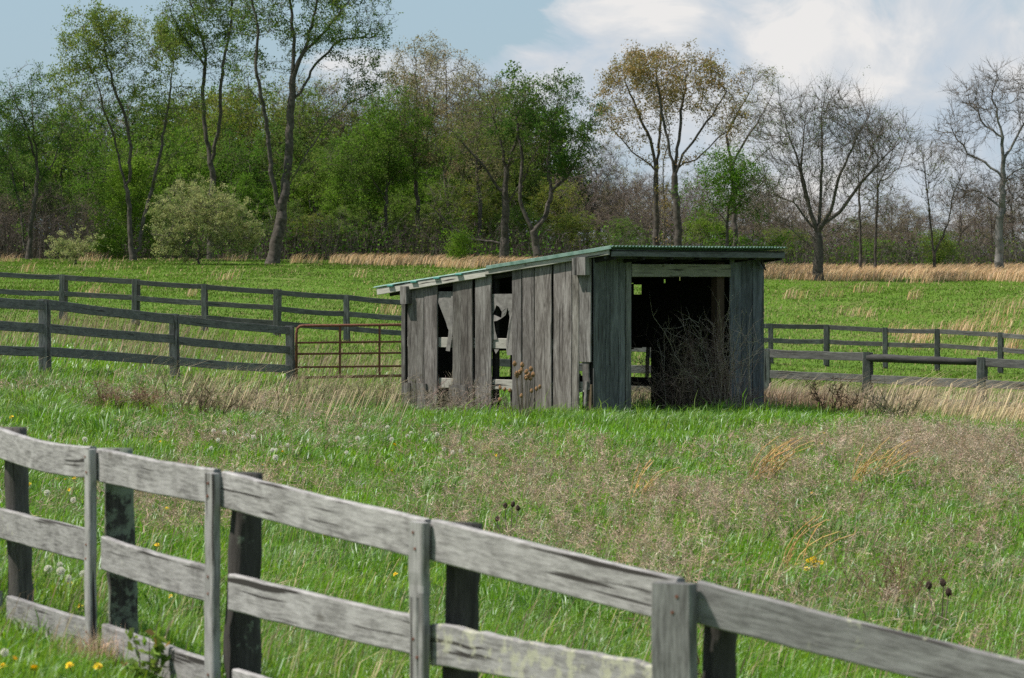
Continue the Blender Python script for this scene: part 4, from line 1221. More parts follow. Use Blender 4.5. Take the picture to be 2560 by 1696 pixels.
def colonize(nodes, parents, att, step, di, dk, iters=90, up=.12, jit=.25, rng=R):
    cap = 9000
    P = np.zeros((cap, 3)); par = np.full(cap, -1); n = len(nodes); P[:n] = nodes; par[:n] = parents
    kids = np.zeros(cap, int); alive = np.ones(len(att), bool)
    d = np.linalg.norm(att[:, None] - P[None, :n], axis=2); near = d.argmin(1); nd = d.min(1)
    for it in range(iters):
        ok = alive & (nd < di)
        if not ok.any() or n > cap - 800: break
        acc = np.zeros((n, 3)); v = att[ok] - P[near[ok]]; v /= np.maximum(np.linalg.norm(v, axis=1, keepdims=True), 1e-6)
        np.add.at(acc, near[ok], v)
        src = np.unique(near[ok]); src = src[kids[src] < 4]
        if len(src) == 0: break
        dr = acc[src]; dr /= np.maximum(np.linalg.norm(dr, axis=1, keepdims=True), 1e-6)
        dr += rng.normal(0, jit, dr.shape); dr[:, 2] += up; dr /= np.linalg.norm(dr, axis=1, keepdims=True)
        new = P[src] + dr * step; m_ = len(new)
        P[n:n + m_] = new; par[n:n + m_] = src; kids[src] += 1
        d = np.linalg.norm(att[:, None] - new[None], axis=2); j = d.argmin(1); dm = d.min(1)
        b = dm < nd; nd[b] = dm[b]; near[b] = n + j[b]
        alive &= nd > dk
        n += m_
    return P[:n], par[:n]


def ellipsoid(n, c, r, rng=R, hollow=.35):
    v = rng.normal(size=(n, 3)); v /= np.linalg.norm(v, axis=1, keepdims=True)
    q = rng.uniform(hollow, 1, n) ** .5
    return np.array(c) + v * q[:, None] * np.array(r)


def boughs(env, rng, n=7, f=(.26, .46)):
    out = []
    for c, r, w_ in env:
        k = max(3, int(n * max(.6, w_)))
        v = rng.normal(size=(k, 3)); v /= np.linalg.norm(v, axis=1, keepdims=True); q = rng.uniform(.45, 1.02, k)[:, None]
        for j in range(k):
            s_ = rng.uniform(*f); out.append((np.array(c) + v[j] * q[j] * np.array(r), tuple(np.array(r) * s_ * np.array([1.1, 1.1, .85])), w_ * .8 / k))
        out.append((c, tuple(np.array(r) * 1.05), w_ * .25))
    return out


def grow(limbs, env, hollow=.35, tip=.014, base_r=.4, step=.45, di=4.5, dk=.8, crook=.25, iters=80, up=.12, att_n=700, rng=R, fine=True):
    """limbs: polylines of points, the first from the ground; env: ellipsoids. returns arrays P, parent, radius"""
    P = []; par = []
    for li, l in enumerate(limbs):
        l = [np.array(p, float) for p in l]
        if li == 0:
            P.append(l[0]); par.append(-1); cur = 0
        else:
            dd = [np.linalg.norm(p - l[0]) for p in P]; cur = int(np.argmin(dd))
        for a, b in zip(l[:-1], l[1:]):
            k = max(1, int(np.linalg.norm(b - a) / step))
            for i in range(1, k + 1):
                q = a + (b - a) * i / k + (rng.normal(0, crook * .14, 3) if i < k else 0)
                P.append(q); par.append(cur); cur = len(P) - 1
    att = np.concatenate([ellipsoid(max(8, int(att_n * w_)), c, r, rng, hollow) for c, r, w_ in env])
    P, par = colonize(np.array(P), np.array(par), att, step, di, dk, iters, up, crook, rng)
    n = len(P); cnt = np.zeros(n); kids = np.bincount(par[par >= 0], minlength=n)
    cnt[kids == 0] = 1
    for i in range(n - 1, 0, -1):
        if par[i] >= 0: cnt[par[i]] += cnt[i]
    p_ = math.log(max(cnt[0], 3)) / math.log(max(base_r / tip, 2))
    r = tip * np.maximum(cnt, 1) ** (1 / p_)
    # limbs taper upwards; flare at the foot
    z0 = P[0, 2]; r *= 1 - .5 * np.clip((P[:, 2] - z0) / (P[:, 2].max() - z0), 0, 1) ** .8; r = np.maximum(r, tip * .8); r *= 1 + .3 * np.exp(-np.maximum(P[:, 2] - z0, 0) / .35) * (cnt > cnt[0] * .5)
    return P, par, r, kids


def tree_meshes(P, par, r, kids, bark, twigm, twig_rand=.55, twig_up=.22, leaf=None, n_leaf=6000, leaf_size=.13, leaf_cols=((.08, .14, .02),), twigs=2, twig_len=.6, twig_w=.016, clump=.28, leaf_r=.05, twig_tint=(1, 1, 1), rng=R, droop=0.):
    i = np.arange(1, len(P)); p = par[i]; i = i[p >= 0]; p = par[i]
    T = PB()
    thick = r[i] > .045
    # one ring frame per node, shared by the segments that meet there
    nd = np.zeros_like(P); nd[i] = P[i] - P[p]; nd[0] = P[1] - P[0]; nd /= np.maximum(np.linalg.norm(nd, axis=1, keepdims=True), 1e-6)
    mc = np.full(len(P), -1)
    for c_ in i[np.argsort(r[i], kind='stable')]: mc[par[c_]] = c_
    ref = np.array([[.12, -.99, .05]])
    fu = np.cross(nd, ref); fu /= np.linalg.norm(fu, axis=1, keepdims=True); fv = np.cross(nd, fu)
    for sel, k in ((thick & (r[i] > .14), 9), (thick & (r[i] <= .14), 6)):
        ci, pi = i[sel], p[sel]; main = (mc[pi] == ci)
        src = np.where(main, pi, ci); ra = np.where(main, np.minimum(r[pi], r[ci] * 1.6), r[ci] * 1.15)
        ang = np.arange(k) * 2 * np.pi / k; cs, sn = np.cos(ang)[None, :, None], np.sin(ang)[None, :, None]
        ring_a = P[pi][:, None] + (fu[src][:, None] * cs + fv[src][:, None] * sn) * ra[:, None, None]
        ring_b = P[ci][:, None] + (fu[ci][:, None] * cs + fv[ci][:, None] * sn) * r[ci][:, None, None]
        T.add(np.concatenate([ring_a, ring_b], 1), [(j, (j + 1) % k, k + (j + 1) % k, k + j) for j in range(k)], np.ones((len(ci), 3)))
    if not T.V: T.tubes(P[p[:1]], P[i[:1]], r[p[:1]], r[i[:1]], 6, np.ones((1, 3)))
    trunk = T.mesh('trunk', [bark], smooth=True)
    C = PB(); sel = ~thick
    a, b = P[p[sel]], P[i[sel]]
    C.tubes(a, b, np.minimum(r[p[sel]], r[i[sel]] * 1.3), r[i[sel]], 3, np.ones((sel.sum(), 3)), 0)
    ends = np.where(r < .06)[0]; ends = ends[par[ends] >= 0]
    if twigs:
        e = np.repeat(ends, twigs); n = len(e); dr = P[e] - P[par[e]]; dr /= np.maximum(np.linalg.norm(dr, axis=1, keepdims=True), 1e-6)
        d = dr * .7 + rng.normal(0, twig_rand, (n, 3)); d[:, 2] += twig_up - droop; d /= np.linalg.norm(d, axis=1, keepdims=True)
        ln = rng.uniform(.35, 1.1, n) * twig_len; m1 = P[e] + d * (ln * .5)[:, None]
        d2 = d + rng.normal(0, .3, (n, 3)); d2[:, 2] += .1 - droop; m2 = m1 + d2 * (ln * .55)[:, None]
        w_ = np.full(n, twig_w)
        C.tubes(P[e], m1, w_ * .5, w_ * .42, 3, np.ones((n, 3)), 0); C.spikes(m1, m2, w_ * .85, np.ones((n, 3)), 0)
        for q_ in range(2):
            d3 = d + rng.normal(0, .7, (n, 3)); C.spikes(m1, m1 + d3 * (ln * .45)[:, None], w_ * .7, np.ones((n, 3)), 0)
    mats = [twigm]
    if leaf is not None and n_leaf:
        pool = ends[r[ends] < leaf_r]; anchors = np.concatenate([P[pool], m2, m1]) if twigs else P[pool]
        # leaves come in sprays: some shoots carry many, some none
        wgt = rng.gamma(.8, 1, len(anchors)) * np.exp(3.4 * (fbm(anchors[:, 0] * .8 + anchors[:, 1] * .35 + 50, anchors[:, 2] * .8 + anchors[:, 1] * .3 + 50, 19, 2) - .5)); wgt /= wgt.sum()
        k5 = 6; nc = n_leaf // k5; n_leaf = nc * k5
        e0 = rng.choice(len(anchors), nc, p=wgt); cen = anchors[e0] + rng.normal(0, clump * .5, (nc, 3))
        e = np.repeat(e0, k5); pos = np.repeat(cen, k5, 0) + rng.normal(0, clump * .42, (n_leaf, 3)) * np.array([1, 1, .75])
        cols = np.array(leaf_cols)[rng.integers(0, len(leaf_cols), len(anchors))[e]]
        C.kites(pos, leaf_size * rng.uniform(.55, 1.35, n_leaf), tints(cols, n_leaf, .18, .06, rng), 1, rng, up=(0, 0, .35)); mats.append(leaf)
    return trunk, C.mesh('crown', mats)


def put_tree(name, base, meshes, label, group=None, rz=0., s=1., cat='tree'):
    t = empty(name, base, rz); t.scale = (s, s, s * rnd.uniform(.95, 1.05) if s != 1. else 1.); tag(t, label, cat, group)
    link('trunk', meshes[0], t); link('crown', meshes[1], t)
    return t


def px_tree(name, label, bu, y, limbs, env, base_r=.4, kind='leafy', depth=None, cat='tree', **kw):
    """a tree surveyed from the photograph: limbs and crown ellipsoids in image columns and rows at distance y"""
    zb = g(X(bu, y), y) - .1; base = Vector((X(bu, y), y, zb)); sc_ = y / F
    vb = 658 - (zb - EYE) / sc_
    rg = np.random.default_rng(abs(hash((bu, len(label)))) % 1000 if False else int(bu) * 7 + 3)

    def loc3(u, v, dy=0.): return np.array([(u - bu) * sc_, dy, (vb - v) * sc_])
    LB = []
    for li, l in enumerate(limbs):
        dyend = 0 if li == 0 else rg.uniform(-1.6, 1.6)
        pts = [loc3(u, min(v, vb) if j or li else vb, dyend * j / max(1, len(l) - 1)) for j, (u, v) in enumerate(l)]
        LB.append(pts)
    EV = [(loc3(u, v, rg.uniform(-.8, .8)), (ru * sc_, min(ru, rv) * sc_ * .85, rv * sc_), ru * rv / 9000) for (u, v, ru, rv) in env]
    gk = {k: kw.pop(k) for k in ('step', 'di', 'dk', 'crook', 'up', 'att_n', 'tip', 'iters', 'hollow') if k in kw}
    nb = kw.pop('nb', 7); gk['att_n'] = int(gk.get('att_n', 420) * 2.1); gk.setdefault('step', .36); gk.setdefault('dk', .5)
    base_r *= .54; kw['n_leaf'] = int(kw.get('n_leaf', 0) * 2.9); kw['leaf_size'] = kw.get('leaf_size', .13) * .72
    EV = boughs(EV, rg, nb)
    res = grow(LB, EV, base_r=base_r, rng=rg, **gk)
    me = tree_meshes(*res, rng=rg, **kw)
    return put_tree(name, base, me, label, cat=cat)


GR_MID = [(.12, .19, .035), (.14, .205, .04), (.10, .165, .03), (.16, .22, .055)]
GR_BRI = [(.12, .22, .022), (.135, .24, .026), (.10, .19, .02), (.155, .25, .04)]
GR_DRK = [(.06, .125, .024), (.075, .145, .028), (.05, .105, .02)]
GR_YEL = [(.17, .20, .035), (.15, .185, .03), (.20, .22, .05)]
TAN = [(.27, .23, .11), (.32, .27, .15), (.23, .21, .085), (.29, .24, .13)]
ORG = [(.25, .19, .065), (.22, .18, .06), (.28, .22, .09), (.19, .18, .05)]
bk, tw, twr, lf_ = M['bark'], M['twig'], M['twig_red'], M['leaf']
K = dict(bark=bk, twigm=tw, leaf=lf_)

px_tree('tall_tree', 'slim dark leaning tree with bent trunk at the photo edge', 70, 196, [[(70, 640), (82, 540), (96, 430), (72, 330), (45, 270), (25, 200)], [(96, 430), (78, 300), (72, 200)], [(90, 470), (135, 400), (150, 330)], [(64, 640), (50, 520), (20, 400), (-20, 330)]],
        [(80, 260, 90, 80), (0, 330, 70, 90), (140, 330, 60, 70)], .30, n_leaf=5200, leaf_cols=GR_DRK + GR_MID, **K)
px_tree('tall_tree', 'tall tree with twin trunks from the ground, left of the silvery shrub', 338, 190, [[(333, 640), (325, 560), (320, 480), (300, 410), (282, 330), (258, 270), (240, 190)], [(322, 470), (330, 370), (312, 280), (285, 210), (268, 130)], [(345, 640), (360, 540), (380, 470), (400, 420), (440, 380), (480, 320)], [(382, 470), (402, 380), (420, 270), (433, 150)]],
        [(250, 110, 105, 90), (215, 220, 95, 75), (370, 130, 75, 80), (330, 190, 80, 70), (440, 250, 70, 70)], .34, n_leaf=7800, leaf_cols=GR_MID + GR_YEL[:1], leaf_size=.14, **K)
px_tree('tall_tree', 'tall slender tree rising behind the silvery shrub', 525, 197, [[(525, 640), (530, 520), (532, 430), (516, 350), (507, 240), (515, 130), (492, 60), (470, -20)], [(532, 400), (552, 300), (560, 170), (582, 70), (590, -60)], [(512, 160), (455, 90), (430, 30)], [(540, 350), (600, 300), (620, 250)]],
        [(490, 50, 115, 105), (570, 0, 100, 100), (500, -90, 130, 80), (430, 90, 50, 60), (560, 160, 70, 60)], .36, n_leaf=9000, leaf_cols=GR_MID, leaf_size=.14, **K)
px_tree('big_tree', 'biggest tree, leaning forked trunk and limbs reaching past the photo top', 680, 184, [[(680, 645), (694, 590), (704, 545), (714, 470), (724, 350), (731, 210), (737, 100), (725, 0), (715, -90)], [(702, 545), (682, 450), (672, 340), (660, 260), (642, 170), (650, 80), (632, 0), (620, -80)],
                                                                                                 [(734, 190), (765, 120), (790, 30), (800, -60)], [(716, 480), (758, 400), (815, 310), (870, 262), (940, 228)], [(745, 150), (800, 95), (850, 40), (890, -20)], [(664, 280), (610, 190), (575, 130)], [(740, 250), (790, 160), (850, 100), (940, 90)]],
        [(730, 10, 130, 110), (850, 40, 110, 80), (640, 10, 70, 90), (930, 60, 60, 80), (910, 190, 80, 45), (640, 200, 60, 70), (760, -100, 200, 60)], .62, n_leaf=9500, leaf_cols=GR_MID + GR_DRK, leaf_size=.14, att_n=380, **K)
for (bu, yy, top, lab, hw, leafn) in ((1040, 206, 115, 'slender tan topped tree, left of three pale ones behind the sedge', 75, 3600), (1115, 210, 125, 'middle of three slender tan topped trees', 85, 3800), (1195, 205, 165, 'right of three slender tan topped trees, shorter crown', 75, 3600)):
    px_tree('slender_tree', lab, bu, yy, [[(bu, 645), (bu + 6, 520), (bu - 4, 400), (bu + 4, 300), (bu, top + 40)], [(bu + 2, 430), (bu + 40, 300), (bu + 55, top + 50)], [(bu, 400), (bu - 40, 300), (bu - 55, top + 60)]],
            [(bu, top + 120, hw, 120), (bu - 10, top + 40, hw * .6, 45), (bu + 20, top + 240, hw * .9, 70)], .26, n_leaf=leafn, leaf_cols=TAN, leaf_size=.12, **K)
px_tree('branchy_tree', 'thick straight trunked tree with steep limbs and few leaves', 1262, 196, [[(1262, 648), (1261, 560), (1262, 480), (1266, 420), (1244, 330), (1218, 240)], [(1266, 430), (1298, 330), (1328, 240)], [(1262, 490), (1205, 410), (1150, 350), (1120, 320)], [(1262, 520), (1310, 450), (1340, 380)], [(1264, 610), (1180, 600), (1120, 560), (1075, 510)]],
        [(1260, 310, 120, 110), (1150, 350, 80, 60), (1330, 380, 60, 60), (1130, 500, 70, 60)], .52, n_leaf=3200, leaf_cols=GR_YEL + GR_MID, leaf_size=.11, twigs=3, **K)
px_tree('branchy_tree', 'tree with low Y fork and a dark green crown', 1342, 194, [[(1345, 648), (1338, 600), (1333, 578), (1316, 545), (1300, 500), (1306, 400), (1290, 300), (1320, 230)], [(1334, 580), (1362, 545), (1378, 480), (1368, 400), (1385, 300), (1400, 230)], [(1375, 480), (1420, 440), (1450, 380), (1470, 330)]],
        [(1420, 300, 95, 85), (1320, 240, 70, 50), (1400, 230, 60, 45), (1450, 390, 60, 60), (1290, 310, 60, 60)], .42, n_leaf=5200, leaf_cols=GR_DRK + GR_MID[:1], leaf_size=.14, clump=.24, **K)
px_tree('oak_tree', 'straight twin oak trunk left, tan bronze leaves above the shed roof', 1640, 188, [[(1640, 650), (1641, 540), (1640, 430), (1626, 350), (1590, 270), (1560, 200)], [(1640, 440), (1650, 340), (1655, 250), (1640, 170)], [(1638, 430), (1580, 380), (1530, 320)], [(1640, 640), (1661, 640), (1660, 540), (1655, 420), (1670, 330)]],
        [(1600, 240, 100, 100), (1540, 260, 60, 70), (1650, 190, 70, 70)], .36, n_leaf=3600, leaf_cols=ORG + TAN[:2], leaf_size=.13, **K)
px_tree('oak_tree', 'tallest bronze leafed oak with bowed trunk above the shed doorway', 1700, 184, [[(1698, 650), (1692, 540), (1686, 440), (1672, 370), (1655, 290), (1640, 190)], [(1686, 440), (1720, 370), (1780, 290), (1815, 230)], [(1684, 430), (1700, 330), (1710, 240), (1720, 160)], [(1690, 420), (1740, 400), (1800, 340), (1850, 310)]],
        [(1700, 205, 125, 85), (1790, 240, 80, 70), (1640, 180, 70, 55), (1820, 310, 60, 45)], .42, n_leaf=4600, leaf_cols=ORG, leaf_size=.13, **K)
px_tree('branchy_tree', 'leaning thin crowned tree with tan buds behind the bright green tree', 1840, 196, [[(1838, 650), (1836, 520), (1828, 420), (1815, 340), (1850, 270), (1880, 220)], [(1828, 420), (1870, 340), (1910, 280), (1930, 240)], [(1832, 450), (1900, 390), (1960, 340)]],
        [(1880, 250, 90, 85), (1840, 320, 70, 60), (1940, 320, 60, 70)], .30, n_leaf=1700, leaf_cols=TAN + GR_YEL, leaf_size=.10, twigs=3, **K)
px_tree('maple_tree', 'small bright green tree right behind the shed roof', 1815, 180, [[(1815, 655), (1818, 580), (1825, 500), (1835, 430)], [(1818, 560), (1770, 500), (1750, 440)], [(1820, 540), (1880, 490), (1910, 450)]],
        [(1835, 450, 100, 75), (1770, 510, 65, 55), (1890, 520, 60, 50), (1850, 620, 80, 25)], .2, n_leaf=4200, leaf_cols=GR_BRI, leaf_size=.13, **K)
KB = dict(bark=bk, twigm=tw, leaf=lf_)
px_tree('bare_tree', 'large bare spreading tree with many upswept limbs right of the shed', 2045, 178, [[(2045, 672), (2046, 620), (2042, 575), (2012, 490), (1994, 400), (1965, 320), (1950, 260)], [(2044, 600), (2052, 490), (2056, 400), (2054, 300), (2064, 235)], [(2046, 580), (2074, 530), (2092, 450), (2130, 360), (2165, 290)], [(2060, 560), (2100, 530), (2150, 460), (2205, 400), (2255, 350)],
                                                                                              [(2038, 580), (1985, 505), (1925, 480), (1890, 500)], [(2030, 540), (2000, 420), (2010, 300)], [(2040, 630), (1960, 560), (1900, 540)], [(2060, 600), (2110, 560), (2180, 540)]],
        [(2060, 320, 130, 95), (1960, 350, 80, 90), (2170, 380, 90, 90), (1920, 480, 60, 60), (2060, 450, 120, 90)], .50, n_leaf=1500, leaf_cols=GR_MID, leaf_size=.09, twigs=4, twig_len=1.35, twig_w=.017, att_n=560, up=.4, crook=.12, hollow=.0, twig_rand=.3, twig_up=.4, **KB)
for (bu, pts, lab, br) in ((2150, [[(2152, 668), (2150, 560), (2146, 460), (2150, 380), (2140, 330)], [(2148, 470), (2180, 390), (2200, 320)]], 'thin bare straight tree just right of the large bare one', .16),
                           (2188, [[(2186, 668), (2190, 560), (2194, 470), (2230, 380), (2262, 310)], [(2192, 500), (2190, 390), (2200, 310)], [(2200, 460), (2250, 420), (2280, 340)]], 'slim bare tree forking into whip like tops', .17),
                           (2325, [[(2340, 668), (2330, 600), (2322, 520), (2312, 430), (2306, 385)], [(2334, 640), (2370, 560), (2385, 480), (2410, 420)], [(2318, 480), (2330, 420), (2335, 380)]], 'thin V forked bare tree standing before the pale sycamore', .17)):
    e = [(p[-1][0], p[-1][1] + 40, 42, 60) for p in pts] + [(bu + 10, 480, 50, 70)]
    px_tree('bare_tree', lab, bu, 186, pts, e, br, n_leaf=300, leaf_cols=GR_YEL, leaf_size=.09, twigs=3, twig_len=1.2, att_n=300, up=.42, crook=.12, twig_rand=.28, twig_up=.4, **KB)
px_tree('sycamore_tree', 'pale barked crooked sycamore without leaves at the right photo edge', 2500, 184, [[(2500, 668), (2498, 560), (2503, 470), (2508, 400), (2500, 320), (2478, 250), (2490, 180)], [(2505, 440), (2462, 405), (2420, 385), (2385, 330), (2345, 325)], [(2505, 400), (2545, 340), (2580, 280), (2590, 190)], [(2500, 520), (2455, 480), (2400, 470)], [(2502, 450), (2560, 420), (2620, 400)], [(2505, 350), (2450, 300), (2420, 240)]],
        [(2450, 270, 90, 90), (2540, 220, 80, 70), (2390, 360, 70, 70), (2580, 330, 70, 90), (2440, 470, 80, 60), (2560, 470, 60, 70)], .44, n_leaf=0, twigs=4, twig_len=.9, twig_w=.018, att_n=620, crook=.42, twig_rand=.42, hollow=.0, bark=M['bark_pale'], twigm=tw, leaf=None)

# low leafy trees in front of the wood
px_tree('maple_tree', 'low bright green tree between the twin trunked tree and dark brush', 300, 198, [[(330, 640), (328, 560), (330, 480)], [(328, 580), (290, 520)], [(328, 560), (390, 500)]],
        [(310, 560, 75, 80), (350, 480, 70, 80), (300, 470, 50, 60), (400, 560, 60, 70)], .14, n_leaf=11000, leaf_cols=GR_BRI, leaf_size=.13, **K)
px_tree('maple_tree', 'fresh green leafy tree beside the biggest tree', 960, 205, [[(960, 650), (965, 540), (970, 430), (975, 330)], [(966, 500), (910, 420)], [(968, 460), (1030, 400)]],
        [(960, 400, 95, 90), (990, 300, 90, 80), (890, 420, 70, 80), (1060, 400, 60, 80)], .22, n_leaf=11000, leaf_cols=GR_BRI + GR_MID, leaf_size=.13, **K)
px_tree('maple_tree', 'small vivid green sapling low beside the tan grass band', 1145, 188, [[(1148, 650), (1146, 630), (1144, 600)]], [(1146, 620, 34, 32)], .07, step=.25, n_leaf=1500, leaf_cols=GR_BRI, leaf_size=.11, **K)
px_tree('maple_tree', 'small pale green bush tree below the bare trees at right', 2345, 194, [[(2345, 668), (2346, 640), (2344, 600)]], [(2346, 622, 50, 42)], .08, step=.3, n_leaf=1700, leaf_cols=GR_MID + GR_YEL, leaf_size=.11, **K)

# silvery shrubs
SIL = [(.27, .30, .11), (.33, .35, .14), (.20, .25, .085), (.36, .37, .17)]


def shrub(name, lab, bu, y, env, nl, seedlimbs):
    return px_tree(name, lab, bu, y, seedlimbs, env, .10, cat='shrub', step=.28, dk=.45, di=3, n_leaf=nl, leaf_cols=SIL, leaf_size=.095, clump=.14, twigs=3, twig_len=.7, twig_w=.014, att_n=900, nb=13, bark=bk, twigm=tw, leaf=lf_)


shrub('silver_shrub', 'large silvery olive rounded shrub at the foot of the big tree', 500, 181, [(470, 530, 80, 60), (540, 545, 80, 60), (600, 590, 60, 40), (430, 570, 50, 60)], 15000, [[(500, 645), (490, 590), (470, 530)], [(500, 640), (540, 570), (560, 520)], [(505, 645), (580, 600)], [(495, 645), (430, 590)]])
shrub('silver_shrub', 'small silvery olive shrub near the grass edge at far left', 195, 180, [(170, 618, 40, 24), (220, 615, 30, 30)], 1500, [[(190, 640), (180, 615)], [(195, 640), (225, 600)]])

# the wood behind: a few kinds of tree, each copy standing on its own
rgk = np.random.default_rng(77)


def kind(h, w_, cols, nl, bare=False, low=.25, r=.25, seed=1, twm=None, leaf_size=.15):
    rg = np.random.default_rng(seed); ph = rg.uniform(0, 6)
    limbs = [[(0, 0, 0), (.15, 0, h * .25), (-.1, .1, h * .5), (.1, 0, h * .75)]]
    for k in range(4):
        a = ph + k * 1.6; z = h * (.28 + .1 * k); limbs.append([(0, 0, z), (math.cos(a) * w_ * .35, math.sin(a) * w_ * .35, z + h * .12), (math.cos(a) * w_ * .6, math.sin(a) * w_ * .6, z + h * .26)])
    env = [((0, 0, h * .62), (w_ * .85, w_ * .85, h * .36), 1.0), ((rg.uniform(-.4, .4) * w_, 0, h * .42), (w_, w_, h * (.42 - low)), .7), ((rg.uniform(-.5, .5) * w_, 0, h * .8), (w_ * .6, w_ * .6, h * .2), .5)]
    env = boughs(env, rg, 8)
    res = grow(limbs, env, base_r=r * .75, rng=rg, att_n=620 if bare else 420, step=.42, dk=.65, up=.28 if bare else .12, hollow=0 if bare else .3, crook=.18)
    return tree_meshes(*res, bark=bk, twigm=twm or tw, leaf=None if nl == 0 else lf_, n_leaf=int(nl * 1.7), leaf_size=leaf_size * .85, leaf_cols=cols, twigs=5 if bare else 2, twig_len=1.0 if bare else .7, twig_w=.020 if bare else .018, rng=rg)


KINDS = {
    'mid': [kind(10, 2.6, GR_MID, 8500, seed=3), kind(9, 3.0, GR_MID + GR_BRI, 9000, seed=4)],
    'bright': [kind(8.5, 2.5, GR_BRI, 9000, low=.08, seed=5), kind(7, 2.6, GR_BRI + GR_MID, 9000, low=.06, seed=6)],
    'yellow': [kind(10.5, 2.8, GR_YEL + GR_MID[:1], 8500, seed=7)],
    'dark': [kind(10.5, 2.4, GR_DRK, 8000, seed=8)],
    'tan': [kind(11.5, 2.3, TAN, 3600, bare=True, seed=9, leaf_size=.12), kind(10.5, 2.5, TAN + GR_YEL, 3000, bare=True, seed=10, leaf_size=.12)],
    'bare': [kind(9, 2.6, GR_MID, 500, bare=True, seed=11, leaf_size=.1, r=.2), kind(7.5, 2.6, TAN, 500, bare=True, seed=12, leaf_size=.1, r=.16, twm=twr), kind(6, 2.4, TAN, 700, bare=True, low=.1, seed=13, leaf_size=.1, r=.12, twm=twr)],
}
KLAB = {'mid': ('leafy_tree', 'mid green leafy tree crowded in the wood behind the front row', 'mid green trees in the wood'), 'bright': ('leafy_tree', 'bright spring green bushy tree inside the wood', 'bright green trees in the wood'),
        'yellow': ('leafy_tree', 'yellow green round topped tree inside the wood', 'yellow green trees in the wood'), 'dark': ('leafy_tree', 'dark green tree standing deep in the wood', 'dark green trees in the wood'),
        'tan': ('budding_tree', 'tan budding thin tree standing deep in the wood', 'tan budding trees in the wood'), 'bare': ('bare_tree', 'grey brown leafless tree of the back wood', 'leafless trees in the back wood')}
